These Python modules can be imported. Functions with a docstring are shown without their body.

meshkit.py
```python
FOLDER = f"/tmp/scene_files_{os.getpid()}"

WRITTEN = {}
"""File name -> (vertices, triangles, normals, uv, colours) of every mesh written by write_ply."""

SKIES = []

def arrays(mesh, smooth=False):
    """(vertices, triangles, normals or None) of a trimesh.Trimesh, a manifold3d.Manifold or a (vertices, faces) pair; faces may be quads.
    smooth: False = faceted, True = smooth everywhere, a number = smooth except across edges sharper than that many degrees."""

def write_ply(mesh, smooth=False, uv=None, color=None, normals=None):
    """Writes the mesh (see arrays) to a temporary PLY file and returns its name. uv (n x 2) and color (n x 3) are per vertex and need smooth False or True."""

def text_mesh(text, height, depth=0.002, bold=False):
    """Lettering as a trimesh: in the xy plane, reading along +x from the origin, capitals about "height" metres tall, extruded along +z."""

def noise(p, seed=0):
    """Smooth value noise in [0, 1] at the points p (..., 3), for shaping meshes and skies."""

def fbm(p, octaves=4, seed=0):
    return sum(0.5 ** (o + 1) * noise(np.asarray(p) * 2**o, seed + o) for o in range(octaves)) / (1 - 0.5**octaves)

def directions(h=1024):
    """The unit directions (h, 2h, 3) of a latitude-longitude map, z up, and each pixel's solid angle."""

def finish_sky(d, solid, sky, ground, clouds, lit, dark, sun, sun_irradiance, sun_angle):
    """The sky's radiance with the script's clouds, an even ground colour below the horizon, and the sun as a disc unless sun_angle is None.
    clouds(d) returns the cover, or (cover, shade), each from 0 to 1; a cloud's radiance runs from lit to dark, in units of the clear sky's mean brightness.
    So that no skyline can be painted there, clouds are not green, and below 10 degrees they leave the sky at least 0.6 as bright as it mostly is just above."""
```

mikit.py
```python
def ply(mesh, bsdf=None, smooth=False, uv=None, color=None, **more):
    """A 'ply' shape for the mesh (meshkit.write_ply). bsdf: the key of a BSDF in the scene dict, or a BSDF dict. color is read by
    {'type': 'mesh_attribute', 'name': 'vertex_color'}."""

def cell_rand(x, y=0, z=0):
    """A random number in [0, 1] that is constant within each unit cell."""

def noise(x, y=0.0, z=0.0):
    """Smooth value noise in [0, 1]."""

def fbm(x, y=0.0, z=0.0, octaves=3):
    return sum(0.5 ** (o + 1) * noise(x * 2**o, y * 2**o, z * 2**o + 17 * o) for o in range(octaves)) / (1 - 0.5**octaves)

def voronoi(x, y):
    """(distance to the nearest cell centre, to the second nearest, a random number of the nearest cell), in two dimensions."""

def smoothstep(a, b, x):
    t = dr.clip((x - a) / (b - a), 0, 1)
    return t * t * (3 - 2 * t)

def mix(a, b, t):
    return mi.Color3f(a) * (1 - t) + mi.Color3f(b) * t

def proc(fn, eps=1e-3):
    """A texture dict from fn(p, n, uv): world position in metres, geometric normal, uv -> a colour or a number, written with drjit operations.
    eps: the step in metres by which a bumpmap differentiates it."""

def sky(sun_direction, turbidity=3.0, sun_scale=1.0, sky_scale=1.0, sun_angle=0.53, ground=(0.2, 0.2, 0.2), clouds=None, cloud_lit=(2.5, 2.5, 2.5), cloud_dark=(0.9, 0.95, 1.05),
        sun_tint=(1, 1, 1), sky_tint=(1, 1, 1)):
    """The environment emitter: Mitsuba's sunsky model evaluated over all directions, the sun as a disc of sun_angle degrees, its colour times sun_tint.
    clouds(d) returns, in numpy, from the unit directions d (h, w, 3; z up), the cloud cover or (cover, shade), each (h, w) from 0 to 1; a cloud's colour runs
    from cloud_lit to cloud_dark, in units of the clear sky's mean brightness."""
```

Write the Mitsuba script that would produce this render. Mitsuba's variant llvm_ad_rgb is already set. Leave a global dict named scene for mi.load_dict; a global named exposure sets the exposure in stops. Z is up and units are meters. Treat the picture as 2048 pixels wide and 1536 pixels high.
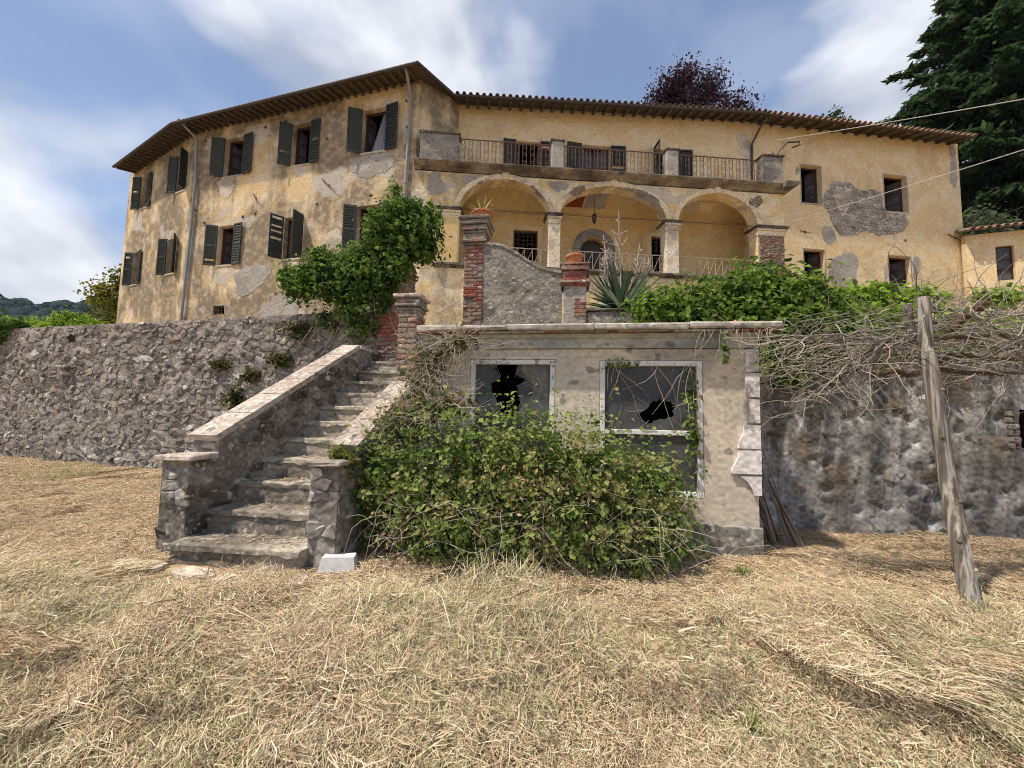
import math, numpy as np, drjit as dr, mitsuba as mi, mikit, meshkit, trimesh
from mikit import fbm, noise, voronoi, smoothstep, mix, proc, cell_rand
from shapely.geometry import Polygon, Point, box as sbox
from shapely import affinity
from scipy.spatial import Voronoi, ConvexHull

# ------------------------------------------------------------------ camera, light, exposure
scene, labels = {}, {}
exposure = 2.12
PITCH, ROLL, F = 0.075, 0.022, 780.0 / 1024
fwd = np.array([0, math.cos(PITCH), math.sin(PITCH)])
up = np.array([0, -math.sin(PITCH), math.cos(PITCH)]) * math.cos(ROLL) - np.array([1.0, 0, 0]) * math.sin(ROLL)
CAM = np.array([0, 0, 1.1])
TF = mi.ScalarTransform4f
scene['camera'] = {'type': 'perspective', 'fov': math.degrees(2 * math.atan(1 / F)), 'fov_axis': 'x', 'near_clip': 0.05, 'far_clip': 3000.0,
                   'to_world': TF().look_at(origin=CAM.tolist(), target=(CAM + fwd).tolist(), up=up.tolist())}


def clouds(d):
    q = d * np.array([1, 1, 1.5]); o = 110.5
    w = meshkit.fbm(q * 1.3 + o, 3, 5)[..., None]
    n = meshkit.fbm(q * 2.0 + w * 1.1 + o * 1.7, 7, 11)
    n = n + .16 * (meshkit.fbm(q * 6.5 + w * 2 + 4.4, 5, 31) - .5)
    cover = np.clip((n - .405) / .14, 0, 1)
    low = np.clip(1 - d[..., 2] / .3, 0, 1)
    shade = np.clip((meshkit.fbm(q * 4.2 + o * 2.3 + w * 1.5, 6, 23) - .36) / .26, 0, 1)
    return np.clip(.26 + .68 * cover + .35 * low, 0, 1), shade


SUN = np.array([-.9 * math.cos(math.radians(62)), -.43 * math.cos(math.radians(62)), math.sin(math.radians(62))])
scene['sky'] = mikit.sky(SUN, turbidity=3, sun_scale=0.95, sun_angle=1.6, clouds=clouds, cloud_lit=(2.3, 2.36, 2.5), cloud_dark=(1.25, 1.35, 1.6), ground=(.2, .17, .12), sky_tint=(1.0, 1.03, 1.1), sun_tint=(.94, 1.0, 1.09))
rng = np.random.default_rng(7)


# ------------------------------------------------------------------ helpers
def nm(key):
    """the key itself, or with the next free three-digit number"""
    if not any(k == key or k.startswith(key + '__') for k in scene) and key not in labels: return key
    i = 1
    while (k2 := f'{key}_{i:03d}') in labels or any(k == k2 or k.startswith(k2 + '__') for k in scene): i += 1
    return k2


_cnt = {}
def piece(parent, base):
    """quick numbering for many alike pieces"""
    c = _cnt.get((parent, base), 0); _cnt[(parent, base)] = c + 1
    return f'{parent}__{base}' + (f'_{c:03d}' if c else '')


def tag(key, label=None, category=None, group=None, kind=None):
    d = labels.setdefault(key, {})
    for k, v in (('label', label), ('category', category), ('group', group), ('kind', kind)):
        if v: d[k] = v
    return key


def put(key, mesh, bsdf, smooth=False, color=None):
    scene[key] = mikit.ply(mesh, bsdf, smooth=smooth, **({'color': color} if color is not None else {}))
    return key


class Fr:
    """a wall's frame: u along it, z up, w out of it"""
    def __init__(s, P, ang):
        a = math.radians(ang); s.u = np.array([math.cos(a), math.sin(a), 0]); s.n = np.array([math.sin(a), -math.cos(a), 0]); s.P = np.array([P[0], P[1], 0.])
        s.M = np.stack([s.u, [0, 0, 1.], s.n])
    def at(s, u, z, w=0): return s.P + s.u * u + s.n * w + np.array([0, 0, z])
    def map(s, q): return np.asarray(q, float) @ s.M + s.P      # q: (n, 3) of (u, z, w)


WORLD = Fr((0, 0), 0)   # u = x, w = -y
_o = np.array([[sx, sy, sz] for sx in (-1, 1) for sy in (-1, 1) for sz in (-1, 1)], float)
CB_H, CB_C = np.repeat(_o, 3, 0), np.tile(np.eye(3), (8, 1))
_pts = CB_H * (1 - .2 * (1 - CB_C))
_h = ConvexHull(_pts)
CB_F = np.array([f if np.dot(np.cross(_pts[f[1]] - _pts[f[0]], _pts[f[2]] - _pts[f[0]]), _pts[f].mean(0)) > 0 else f[::-1] for f in _h.simplices])


class MB:
    def __init__(s): s.v, s.f, s.c, s.n = [], [], [], 0
    def add(s, v, f, c=None):
        v = np.asarray(v, float); f = np.asarray(f, int)
        if f.shape[1] == 4: f = np.vstack([f[:, [0, 1, 2]], f[:, [0, 2, 3]]])
        s.v.append(v); s.f.append(f + s.n); s.n += len(v)
        if c is not None: s.c.append(np.broadcast_to(np.asarray(c, float), (len(v), 3)))
        return s
    def box(s, fr, u0, u1, z0, z1, w0, w1, ch=.012, jit=0, c=None):
        h = np.array([u1 - u0, z1 - z0, w1 - w0]) / 2; m = np.array([u0 + u1, z0 + z1, w0 + w1]) / 2
        ch = min(ch, .45 * h.min())
        q = CB_H * (h - ch * (1 - CB_C))
        if jit: q = q + np.repeat(rng.normal(0, jit, (8, 3)), 3, 0)
        return s.add(fr.map(q + m), CB_F, c)
    def prism(s, fr, poly, w0, w1, c=None):
        for g in getattr(poly, 'geoms', [poly]):
            t = trimesh.creation.extrude_polygon(g, w1 - w0, engine='earcut')
            s.add(fr.map(np.asarray(t.vertices) + [0, 0, w0]), t.faces, c)
        return s
    def tube(s, pts, r, n=6, c=None, cap=True):
        pts = np.asarray(pts, float); r = np.broadcast_to(np.asarray(r, float), len(pts))
        t = np.gradient(pts, axis=0); t /= np.linalg.norm(t, axis=1, keepdims=True) + 1e-12
        a = np.cross(t, [0, 0, 1.] if abs(t[:, 2]).mean() < .9 else [1., 0, 0]); a /= np.linalg.norm(a, axis=1, keepdims=True) + 1e-12
        b = np.cross(t, a); th = np.arange(n) * 2 * math.pi / n
        v = pts[:, None] + r[:, None, None] * (np.cos(th)[None, :, None] * a[:, None] + np.sin(th)[None, :, None] * b[:, None])
        k = len(pts); i, j = np.meshgrid(np.arange(k - 1), np.arange(n), indexing='ij'); j2 = (j + 1) % n
        f = np.stack([i * n + j, i * n + j2, (i + 1) * n + j2, (i + 1) * n + j], -1).reshape(-1, 4)
        s.add(v.reshape(-1, 3), f, c)
        if cap:
            for e, o in ((0, 1), (k - 1, -1)):
                ring = v[e]; idx = np.arange(n)
                ff = np.stack([np.full(n, n), idx, (idx + 1) % n] if o < 0 else [np.full(n, n), (idx + 1) % n, idx], 1)
                s.add(np.vstack([ring, pts[e]]), ff, c)
        return s
    def out(s, key, bsdf, smooth=False):
        col = np.vstack(s.c) if s.c else None
        return put(key, trimesh.Trimesh(np.vstack(s.v), np.vstack(s.f), process=False), bsdf, smooth, col)


def sweep(fr, prof, u0, u1, ends=True):
    """moulding: profile points (w, z) swept along u"""
    p = np.array(prof, float); k = len(p)
    q = np.vstack([np.stack([np.full(k, u), p[:, 1], p[:, 0]], 1) for u in (u0, u1)])
    i = np.arange(k); j = (i + 1) % k
    m = MB().add(fr.map(q), np.stack([i, i + k, j + k, j], 1))
    if ends:
        t = trimesh.creation.extrude_polygon(Polygon(p), .001, engine='earcut')
        tri = np.asarray(t.faces); tv = np.asarray(t.vertices); low = tri[(tv[tri][:, :, 2] < 5e-4).all(1)]
        for u in (u0, u1): m.add(fr.map(np.stack([np.full(len(tv), u), tv[:, 1], tv[:, 0]], 1)), low if u == u0 else low[:, ::-1])
    return m


def roundish(pts, it=2):
    """closed outline, corners cut twice"""
    p = np.array(pts, float)
    for _ in range(it):
        q = np.roll(p, -1, 0); p = np.stack([p * .75 + q * .25, p * .25 + q * .75], 1).reshape(-1, 2)
    return Polygon(p).buffer(0)


def ragged(pts, amp=.05, step=.08, seed=0):
    """an outline with an uneven, crumbled edge"""
    g = roundish(pts, 1); L = g.exterior.length; k = max(12, int(L / step)); r = np.random.default_rng(seed)
    p = np.array([g.exterior.interpolate(i / k, normalized=True).coords[0] for i in range(k)])
    return Polygon(p + r.normal(0, amp * .5, p.shape)).buffer(0)


def stones(region, su, sz, gap, seed, relief=.03):
    """uneven stones filling a shapely region of a wall: list of (area, vertices (u, z, w), faces)"""
    r = np.random.default_rng(seed); x0, y0, x1, y1 = region.bounds
    nu, nz = max(2, int((x1 - x0) / su)), max(2, int((y1 - y0) / sz))
    g = np.stack(np.meshgrid(np.arange(-2, nu + 3), np.arange(-2, nz + 3), indexing='ij'), -1).reshape(-1, 2).astype(float)
    g[:, 0] += .5 * (g[:, 1] % 2); g += r.uniform(-.48, .48, g.shape); g = g[r.random(len(g)) > .16]
    vor = Voronoi(g); outl = []
    for i in range(len(g)):
        reg = vor.regions[vor.point_region[i]]
        if -1 in reg or len(reg) < 4: continue
        p = vor.vertices[reg] * [su, sz] + [x0, y0]
        pg = Polygon(p)
        if pg.area > 5 * su * sz or not pg.intersects(region): continue
        pg = pg.intersection(region)
        pg = pg.buffer(-gap * r.uniform(.6, 1.5), join_style=2)
        if pg.is_empty or pg.geom_type != 'Polygon' or pg.area < .1 * su * sz: continue
        pg = pg.buffer(-.05 * min(su, sz)).buffer(.05 * min(su, sz), quad_segs=1).simplify(.02 * min(su, sz))
        if pg.is_empty or pg.geom_type != 'Polygon': continue
        p = np.array(pg.exterior.coords[:-1])
        if not pg.exterior.is_ccw: p = p[::-1]
        k = len(p); c = p.mean(0); h = relief * r.uniform(.2, 1.4); tilt = r.normal(0, .16, 2)
        rings = []
        for sc, hh, jt in ((1, -.02, 0), (.97, h * .7, .12), (.72, h, .25)):
            q = c + (p - c) * sc; rings.append(np.column_stack([q, hh + ((q - c) @ tilt if hh > 0 else np.zeros(k)) + (r.normal(0, jt * h, k) if jt else 0)]))
        v = np.vstack(rings + [[*c, h * 1.08]]); i0 = np.arange(k); j0 = (i0 + 1) % k
        f = np.vstack([np.stack([a * k + i0, a * k + j0, (a + 1) * k + j0], 1) for a in (0, 1)] + [np.stack([a * k + i0, (a + 1) * k + j0, (a + 1) * k + i0], 1) for a in (0, 1)] + [np.stack([2 * k + i0, 2 * k + j0, np.full(k, 3 * k)], 1)])
        outl.append((pg.area, v, f, c))
    return outl


def lay_stones(parent, fr, region, su, sz, gap, seed, mats, relief=.03, most=300, base='stone', keep=1.0):
    st = sorted(stones(region, su, sz, gap, seed, relief), key=lambda a: -a[0]); r = np.random.default_rng(seed + 1)
    rest = MB()
    st = [x for x in st if r.random() < keep]
    for i, (a, v, f, c) in enumerate(st):
        if i < most: put(piece(parent, base), (fr.map(v), f), mats[r.integers(len(mats))], smooth=30)
        else: rest.add(fr.map(v), f)
    if rest.v:
        k = f'{parent}__rubble'; rest.out(k, mats[0], 45); tag(k, kind='stuff')


def bricks(parent, fr, u0, u1, z0, z1, w, mats, course=.062, joint=.011, per=2, depth=.03, skip=.0, seed=1, holder=None):
    """courses of single bricks, slightly proud of a core, along u at the face w"""
    r = np.random.default_rng(seed); n = int((z1 - z0) / course)
    for i in range(n):
        z = z0 + i * course
        cuts = np.linspace(u0, u1, per + 1) if i % 2 else np.concatenate([[u0], np.linspace(u0, u1, per * 2 + 1)[1::2], [u1]])
        for a, b in zip(cuts[:-1], cuts[1:]):
            if r.random() < skip: continue
            e = r.uniform(-.006, .006)
            MB().box(fr, a + joint / 2, b - joint / 2, z + joint / 2, z + course - joint / 2, w - depth, w + .004 + e, .008, .0022).out(piece(parent, 'brick'), mats[r.integers(len(mats))])


def leaf_cloud(blobs, n, size, seed, cols, shell=.5, droop=.25, lump=.45, upb=.5, wide=.42, fl=2.2, clump=None, loose=.11):
    """n leaf-shaped faces spread through the outer part of blobs (x, y, z, rx, ry, rz[, weight])"""
    r = np.random.default_rng(seed); B = np.array([list(b) + [1.0] * (7 - len(b)) for b in blobs], float)
    if loose: B = np.vstack([B, np.column_stack([B[:, :3] + [0, 0, .04], B[:, 3:6] * 1.28, B[:, 6] * loose])])
    wgt = B[:, 6] * (B[:, 3] * B[:, 4] * B[:, 5]) ** (2 / 3); k = r.choice(len(B), n, p=wgt / wgt.sum())
    d = r.normal(size=(n, 3)); d /= np.linalg.norm(d, axis=1, keepdims=True)
    lm = 1 - lump + 2 * lump * meshkit.fbm(d * fl + k[:, None] * 3.7 + 50, 3, seed)
    rad = lm * (1 - shell * r.random(n) ** 1.4)
    c = B[k, :3] + d * rad[:, None] * B[k, 3:6]
    if clump:      # draw the leaves together into sprays, with gaps between
        cc = np.round(c / clump + r.normal(0, .12, (n, 3))); j = (meshkit.noise(cc * 7.77 + 3, seed)[:, None] - .5)
        c = c * .45 + .55 * (cc * clump) + r.normal(0, .22 * clump, (n, 3)) + j * clump * .4
    nr = d + r.normal(0, .7, (n, 3)) + [0, -.15, upb]; nr /= np.linalg.norm(nr, axis=1, keepdims=True)
    ax = np.cross(nr, r.normal(size=(n, 3))) + [0, 0, -droop]; ax -= nr * (ax * nr).sum(1, keepdims=True); ax /= np.linalg.norm(ax, axis=1, keepdims=True)
    sd = np.cross(nr, ax); s = (size * r.uniform(.4, 1.5, n))[:, None]
    v = np.stack([c - ax * s * .5, c + sd * s * wide + nr * s * .12, c + ax * s * .6 - nr * s * .1, c - sd * s * wide + nr * s * .12], 1).reshape(-1, 3)
    i = np.arange(n)[:, None] * 4; f = np.vstack([i + [0, 1, 2], i + [0, 2, 3]])
    cols = np.array(cols, float); t = np.clip(meshkit.fbm(c * 1.3 / max(size * 4, .2), 2, seed + 3) * 1.6 - .3 + r.normal(0, .22, n), 0, .999) * (len(cols) - 1)
    a = t.astype(int); b = (t - a)[:, None]
    col = (cols[a] * (1 - b) + cols[np.minimum(a + 1, len(cols) - 1)] * b) * r.uniform(.8, 1.2, (n, 1))
    return MB().add(v, f, np.repeat(col, 4, 0))


def twig(r, p0, d0, L, rad, bend=.35, steps=6, grav=0.0):
    d = np.array(d0, float); d /= np.linalg.norm(d); p = [np.array(p0, float)]
    for _ in range(steps):
        d = d + r.normal(0, bend / math.sqrt(steps), 3) + [0, 0, grav]; d /= np.linalg.norm(d); p.append(p[-1] + d * L / steps)
    return np.array(p), np.linspace(rad, rad * .4, steps + 1)


# ------------------------------------------------------------------ materials
def N(p, s, o=0., k=3): return fbm(p.x * s + o, p.y * s + o * 1.7, p.z * s + o * .6, k)


def masonry(key, fn, bump=None, scale=.02, eps=4e-3):
    b = {'type': 'diffuse', 'reflectance': proc(fn)}
    if bump: b = {'type': 'bumpmap', 'height': proc(bump, eps), 'scale': scale, 'bsdf': b}
    scene[key] = {'type': 'twosided', 'bsdf': b}


def rough_bump(p, n, uv): return N(p, 11, 3, 3)
def fine_bump(p, n, uv): return N(p, 26, 3, 3)


def old_plaster(base, pale, stain, lo, hi, grey=.0, streak=.5):
    def fn(p, n, uv):
        big, mid = N(p, .55, 9, 4), N(p, 2.1, 4, 4)
        c = mix(base, pale, smoothstep(.36, .66, mid))
        run = fbm((p.x + p.y * .6) * 2.4, 5.0, p.z * .28, 4)
        c = mix(c, stain, dr.minimum(smoothstep(lo, hi, big * .5 + run * .5) * (.6 + .4 * smoothstep(.35, .6, N(p, 5, 1, 3))) * (.3 + streak * .75), .9))
        mott = fbm((p.x + p.y * .5) * 8.5, 3.0, p.z * 2.2, 4)
        c = mix(c, stain, smoothstep(.46, .68, mott) * smoothstep(.36, .6, big) * streak * .8)
        c = mix(c, (.46, .43, .39), smoothstep(.62, .67, N(p, .8, 23, 4)) * grey)
        return c * (.66 + .68 * N(p, 19, 2, 3))
    return fn


masonry('plaster_west', old_plaster((.58, .435, .245), (.66, .55, .385), (.205, .17, .13), .35, .56, .8, .9), rough_bump, .015)
masonry('plaster_upper', old_plaster((.64, .495, .285), (.69, .57, .375), (.42, .32, .20), .50, .72, .1, .25), rough_bump, .012)
masonry('plaster_loggia', old_plaster((.67, .50, .25), (.74, .65, .47), (.27, .23, .17), .46, .64, .7, .5), rough_bump, .012)
masonry('plaster_inner', old_plaster((.58, .425, .20), (.62, .48, .26), (.36, .26, .14), .54, .72, .1, .3))


def grey_plaster(a, b, dark, spots=.5, grit=1.3):
    def fn(p, n, uv):
        c = mix(a, b, smoothstep(.35, .65, N(p, 2.7, 6, 4)))
        c = mix(c, dark, smoothstep(.5, .66, N(p, 1.5, 13, 4)) * .75)
        c = mix(c, (.62, .60, .55), smoothstep(.70, .76, N(p, 13, 8, 3)) * spots)
        c = mix(c, (.10, .095, .085), smoothstep(.68, .75, N(p, 9, 41, 3)) * .6)
        c = mix(c, (.66, .64, .58), smoothstep(.66, .74, N(p, 24, 14, 2)) * spots * .6)
        return c * (1 - grit / 2 + grit * N(p, 33, 2, 3))
    return fn


masonry('lichen_plaster', grey_plaster((.19, .18, .165), (.27, .25, .215), (.085, .08, .072), .5), rough_bump, .02)
masonry('cement', grey_plaster((.32, .30, .275), (.37, .35, .315), (.26, .24, .22), .15))
masonry('dark_stone', grey_plaster((.085, .075, .066), (.15, .13, .11), (.045, .04, .036), .5))
masonry('step_stone', grey_plaster((.24, .215, .18), (.345, .31, .255), (.115, .10, .085), .4), rough_bump, .03)
masonry('coping_stone', grey_plaster((.36, .30, .26), (.44, .385, .34), (.21, .18, .155), .6))
masonry('shed_plaster', grey_plaster((.50, .455, .375), (.54, .475, .385), (.30, .27, .22), .15, .7), fine_bump, .004)
masonry('cladding_stone', grey_plaster((.62, .59, .575), (.66, .64, .62), (.50, .47, .45), .1))
masonry('cornice_stone', grey_plaster((.15, .125, .10), (.27, .235, .19), (.06, .052, .045), .2))
masonry('frieze_plaster', grey_plaster((.33, .345, .32), (.45, .43, .38), (.19, .20, .18), .1, .7))
masonry('parapet_plaster', grey_plaster((.165, .15, .135), (.25, .23, .205), (.075, .068, .06), .4), rough_bump, .03)
masonry('cream_plaster', grey_plaster((.60, .49, .33), (.64, .56, .43), (.40, .32, .22), .1, .7))
masonry('slab_stone', grey_plaster((.36, .335, .30), (.44, .41, .37), (.20, .185, .165), .4))
masonry('archivolt_stone', grey_plaster((.66, .55, .36), (.70, .62, .47), (.40, .34, .26), .2))
masonry('pier_stone', grey_plaster((.62, .54, .40), (.66, .60, .50), (.36, .31, .26), .3))
masonry('door_stone', grey_plaster((.22, .215, .20), (.27, .26, .24), (.15, .14, .13), .1))
masonry('mortar', grey_plaster((.225, .20, .18), (.315, .285, .255), (.115, .10, .09), .8))


def stone_fn(a, b, o):
    def fn(p, n, uv):
        c = mix(a, b, smoothstep(.35, .65, N(p, 4, o, 3)))
        c = mix(c, (.25, .225, .19), smoothstep(.5, .64, N(p, 2.3, o + 4, 3)) * .6)
        c = mix(c, (.60, .575, .52), smoothstep(.69, .75, N(p, 8, o + 9, 3)) * .75)
        c = mix(c, (.07, .06, .05), smoothstep(.66, .74, N(p, 6, o + 19, 3)) * .6)
        return c * (.25 + 1.5 * N(p, 28, 2, 3))
    return fn


for k, a, b in (('stone_grey', (.255, .235, .22), (.17, .155, .147)), ('stone_warm', (.27, .22, .185), (.19, .155, .135)), ('stone_pale', (.43, .41, .385), (.28, .26, .235))):
    masonry(k, stone_fn(a, b, len(k) * 3.1 + a[0] * 9))
STONES = ['stone_grey', 'stone_grey', 'stone_warm', 'stone_pale']
for k, a, b in (('brick_red', (.27, .095, .072), (.20, .085, .07)), ('brick_worn', (.28, .155, .11), (.25, .195, .155)), ('brick_grey', (.24, .195, .16), (.19, .17, .145))):
    masonry(k, stone_fn(a, b, len(k) * 2.3 + 5))


def streaky(p, n, uv):
    u = p.x - p.z * .12
    c = mix((.15, .148, .145), (.30, .297, .29), smoothstep(.36, .62, N(p, 5, 1, 4)))
    c = c * (.55 + .9 * smoothstep(.3, .68, fbm(u * 8, 2.0, p.z * .8, 4)))
    c = mix(c, (.46, .45, .43), smoothstep(.54, .68, fbm(u * 13, 7.0, p.z * 1.2, 4)) * .45)
    c = mix(c, (.10, .088, .07), smoothstep(.5, .66, N(p, 1.6, 3, 4)) * .5)
    c = mix(c, (.20, .155, .105), smoothstep(.6, .68, N(p, 3.4, 15, 4)) * .6)
    c = mix(c, (.05, .045, .04), smoothstep(.64, .7, N(p, 11, 21, 3)) * .7)
    return c * (.3 + 1.4 * N(p, 34, 2, 3))


masonry('terrace_plaster', streaky, rough_bump, .012)


def soil(p, n, uv):
    c = mix((.30, .215, .135), (.42, .32, .20), smoothstep(.35, .65, N(p, 1.1, 2, 4)))
    c = mix(c, (.13, .10, .06), smoothstep(.52, .66, N(p, 9, 4, 3)) * .7)
    return c * (.6 + .8 * N(p, 40, 1, 2))


masonry('soil', soil)


def wood(p, n, uv):
    g = fbm(p.x * 55, p.y * 55, p.z * 2.2, 3)
    c = mix((.12, .105, .09), (.34, .315, .285), smoothstep(.32, .66, g))
    c = mix(c, (.06, .05, .04), smoothstep(.62, .7, fbm(p.x * 30 + 5, p.y * 30, p.z * 1.2, 3)) * .8)
    return c * (.8 + .4 * N(p, 5, 2, 2))


def wood_bump(p, n, uv): return fbm(p.x * 60, p.y * 60, p.z * 2.5, 3)
masonry('old_wood', wood, wood_bump, .02)


def white_fn(p, n, uv):
    c = mix((.70, .70, .68), (.60, .59, .56), N(p, 4, 3, 3))
    return mix(c, (.22, .19, .16), smoothstep(.6, .68, N(p, 14, 7, 3)) * .8)


masonry('flaking_white', white_fn)


def tile_fn(p, n, uv):
    c = mix((.30, .17, .11), (.22, .17, .13), smoothstep(.4, .6, N(p, 3.1, 2, 3)))
    return mix(c, (.36, .34, .30), smoothstep(.6, .7, N(p, 7, 5, 3)) * .6) * (.7 + .6 * N(p, 20, 2, 2))


masonry('roof_tile', tile_fn)


def terracotta_fn(p, n, uv):
    return mix((.46, .17, .085), (.36, .21, .14), smoothstep(.45, .7, N(p, 9, 5, 3))) * (.8 + .4 * N(p, 30, 1, 2))


masonry('terracotta', terracotta_fn)


def flat(key, c, rough=None, spec=.4):
    b = {'type': 'diffuse', 'reflectance': {'type': 'rgb', 'value': list(c)}} if rough is None else {'type': 'principled', 'base_color': {'type': 'rgb', 'value': list(c)}, 'roughness': rough, 'specular': spec}
    scene[key] = {'type': 'twosided', 'bsdf': b}


flat('shutter_paint', (.014, .021, .019), .6)
flat('shutter_faded', (.028, .036, .033), .7)
flat('red_frame', (.045, .013, .011), .5)
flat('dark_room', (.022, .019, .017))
flat('eave_wood', (.105, .08, .056))
flat('gutter_metal', (.05, .042, .038), .5)
flat('pipe_metal', (.22, .235, .25), .5)
flat('iron', (.04, .03, .028), .6)
flat('rusty_iron', (.10, .055, .04), .7)
flat('pale_iron', (.40, .34, .28), .7)
flat('fresco_red', (.24, .06, .035))
flat('cloth', (.30, .31, .37))
flat('cable_black', (.04, .04, .042), .6)
flat('cable_pale', (.42, .42, .40), .6)
masonry('white_plastic', grey_plaster((.56, .57, .59), (.61, .61, .62), (.36, .34, .30), .1, .4))
flat('cane_brown', (.11, .075, .05))
flat('twig_grey', (.20, .178, .158))
flat('twig_pale', (.40, .355, .30))
flat('bark', (.10, .075, .055))
scene['glass'] = {'type': 'thindielectric', 'int_ior': 1.5}


def dust(p, n, uv): return .38 + .4 * smoothstep(.3, .75, N(p, 4, 3, 4))
scene['dusty_glass'] = {'type': 'blendbsdf', 'weight': proc(dust), 'a': {'type': 'thindielectric', 'int_ior': 1.5},
                        'b': {'type': 'twosided', 'bsdf': {'type': 'diffuse', 'reflectance': {'type': 'rgb', 'value': [.12, .125, .13]}}}}
VC = {'type': 'mesh_attribute', 'name': 'vertex_color'}
scene['leaf'] = {'type': 'principledthin', 'base_color': VC, 'roughness': .42, 'diff_trans': 1.0, 'spec_trans': 0.0, 'eta': 1.4}
scene['dry_blade'] = {'type': 'twosided', 'bsdf': {'type': 'diffuse', 'reflectance': VC}}
IVY = [(.045, .085, .024), (.08, .145, .036), (.135, .22, .05), (.22, .30, .075)]
BRIGHT = [(.09, .16, .022), (.16, .27, .035), (.25, .38, .05), (.31, .42, .08)]

# ------------------------------------------------------------------ the ground
def lawn_z(x, y):
    x, y = np.asarray(x, float), np.asarray(y, float)
    e = 2.1 + .10 * np.sin(x * 1.3 + .6) + .05 * np.sin(x * 3.1)
    t = np.clip((e - y), 0, None)
    z = -.5 * (t - .12 * (1 - np.exp(-t / .12)))
    z = np.maximum(z, -.72 + .0 * x)
    q = np.stack([x * 1.6, y * 1.6, 0 * x], -1)
    near = np.exp(-((np.hypot(x, y - 3) / 14) ** 2))
    return z + near * (.06 * (meshkit.fbm(q + 40, 3, 2) - .5) + (.03 + .07 * np.clip((2.4 - y) * 2, 0, 1)) * (meshkit.fbm(q * 3.6, 2, 9) - .5)) + .03 * np.clip(-x - 6, 0, 4) / 4


def graded(lo, hi, step, far):
    a = np.arange(lo, hi, step); g = step * np.cumsum(1.35 ** np.arange(1, 40)); g = g[g < far]
    return np.concatenate([lo - g[::-1], a, hi + g])


gx, gy = graded(-12.5, 6.5, .09, 900), graded(-1, 9, .09, 900)
X, Y = np.meshgrid(gx, gy, indexing='ij'); Z = lawn_z(X, Y)


def grid_faces(a, b, keep=None):
    i, j = np.meshgrid(np.arange(a - 1), np.arange(b - 1), indexing='ij')
    f = np.stack([i * b + j, (i + 1) * b + j, (i + 1) * b + j + 1, i * b + j + 1], -1)
    return f[keep] if keep is not None else f.reshape(-1, 4)


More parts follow.
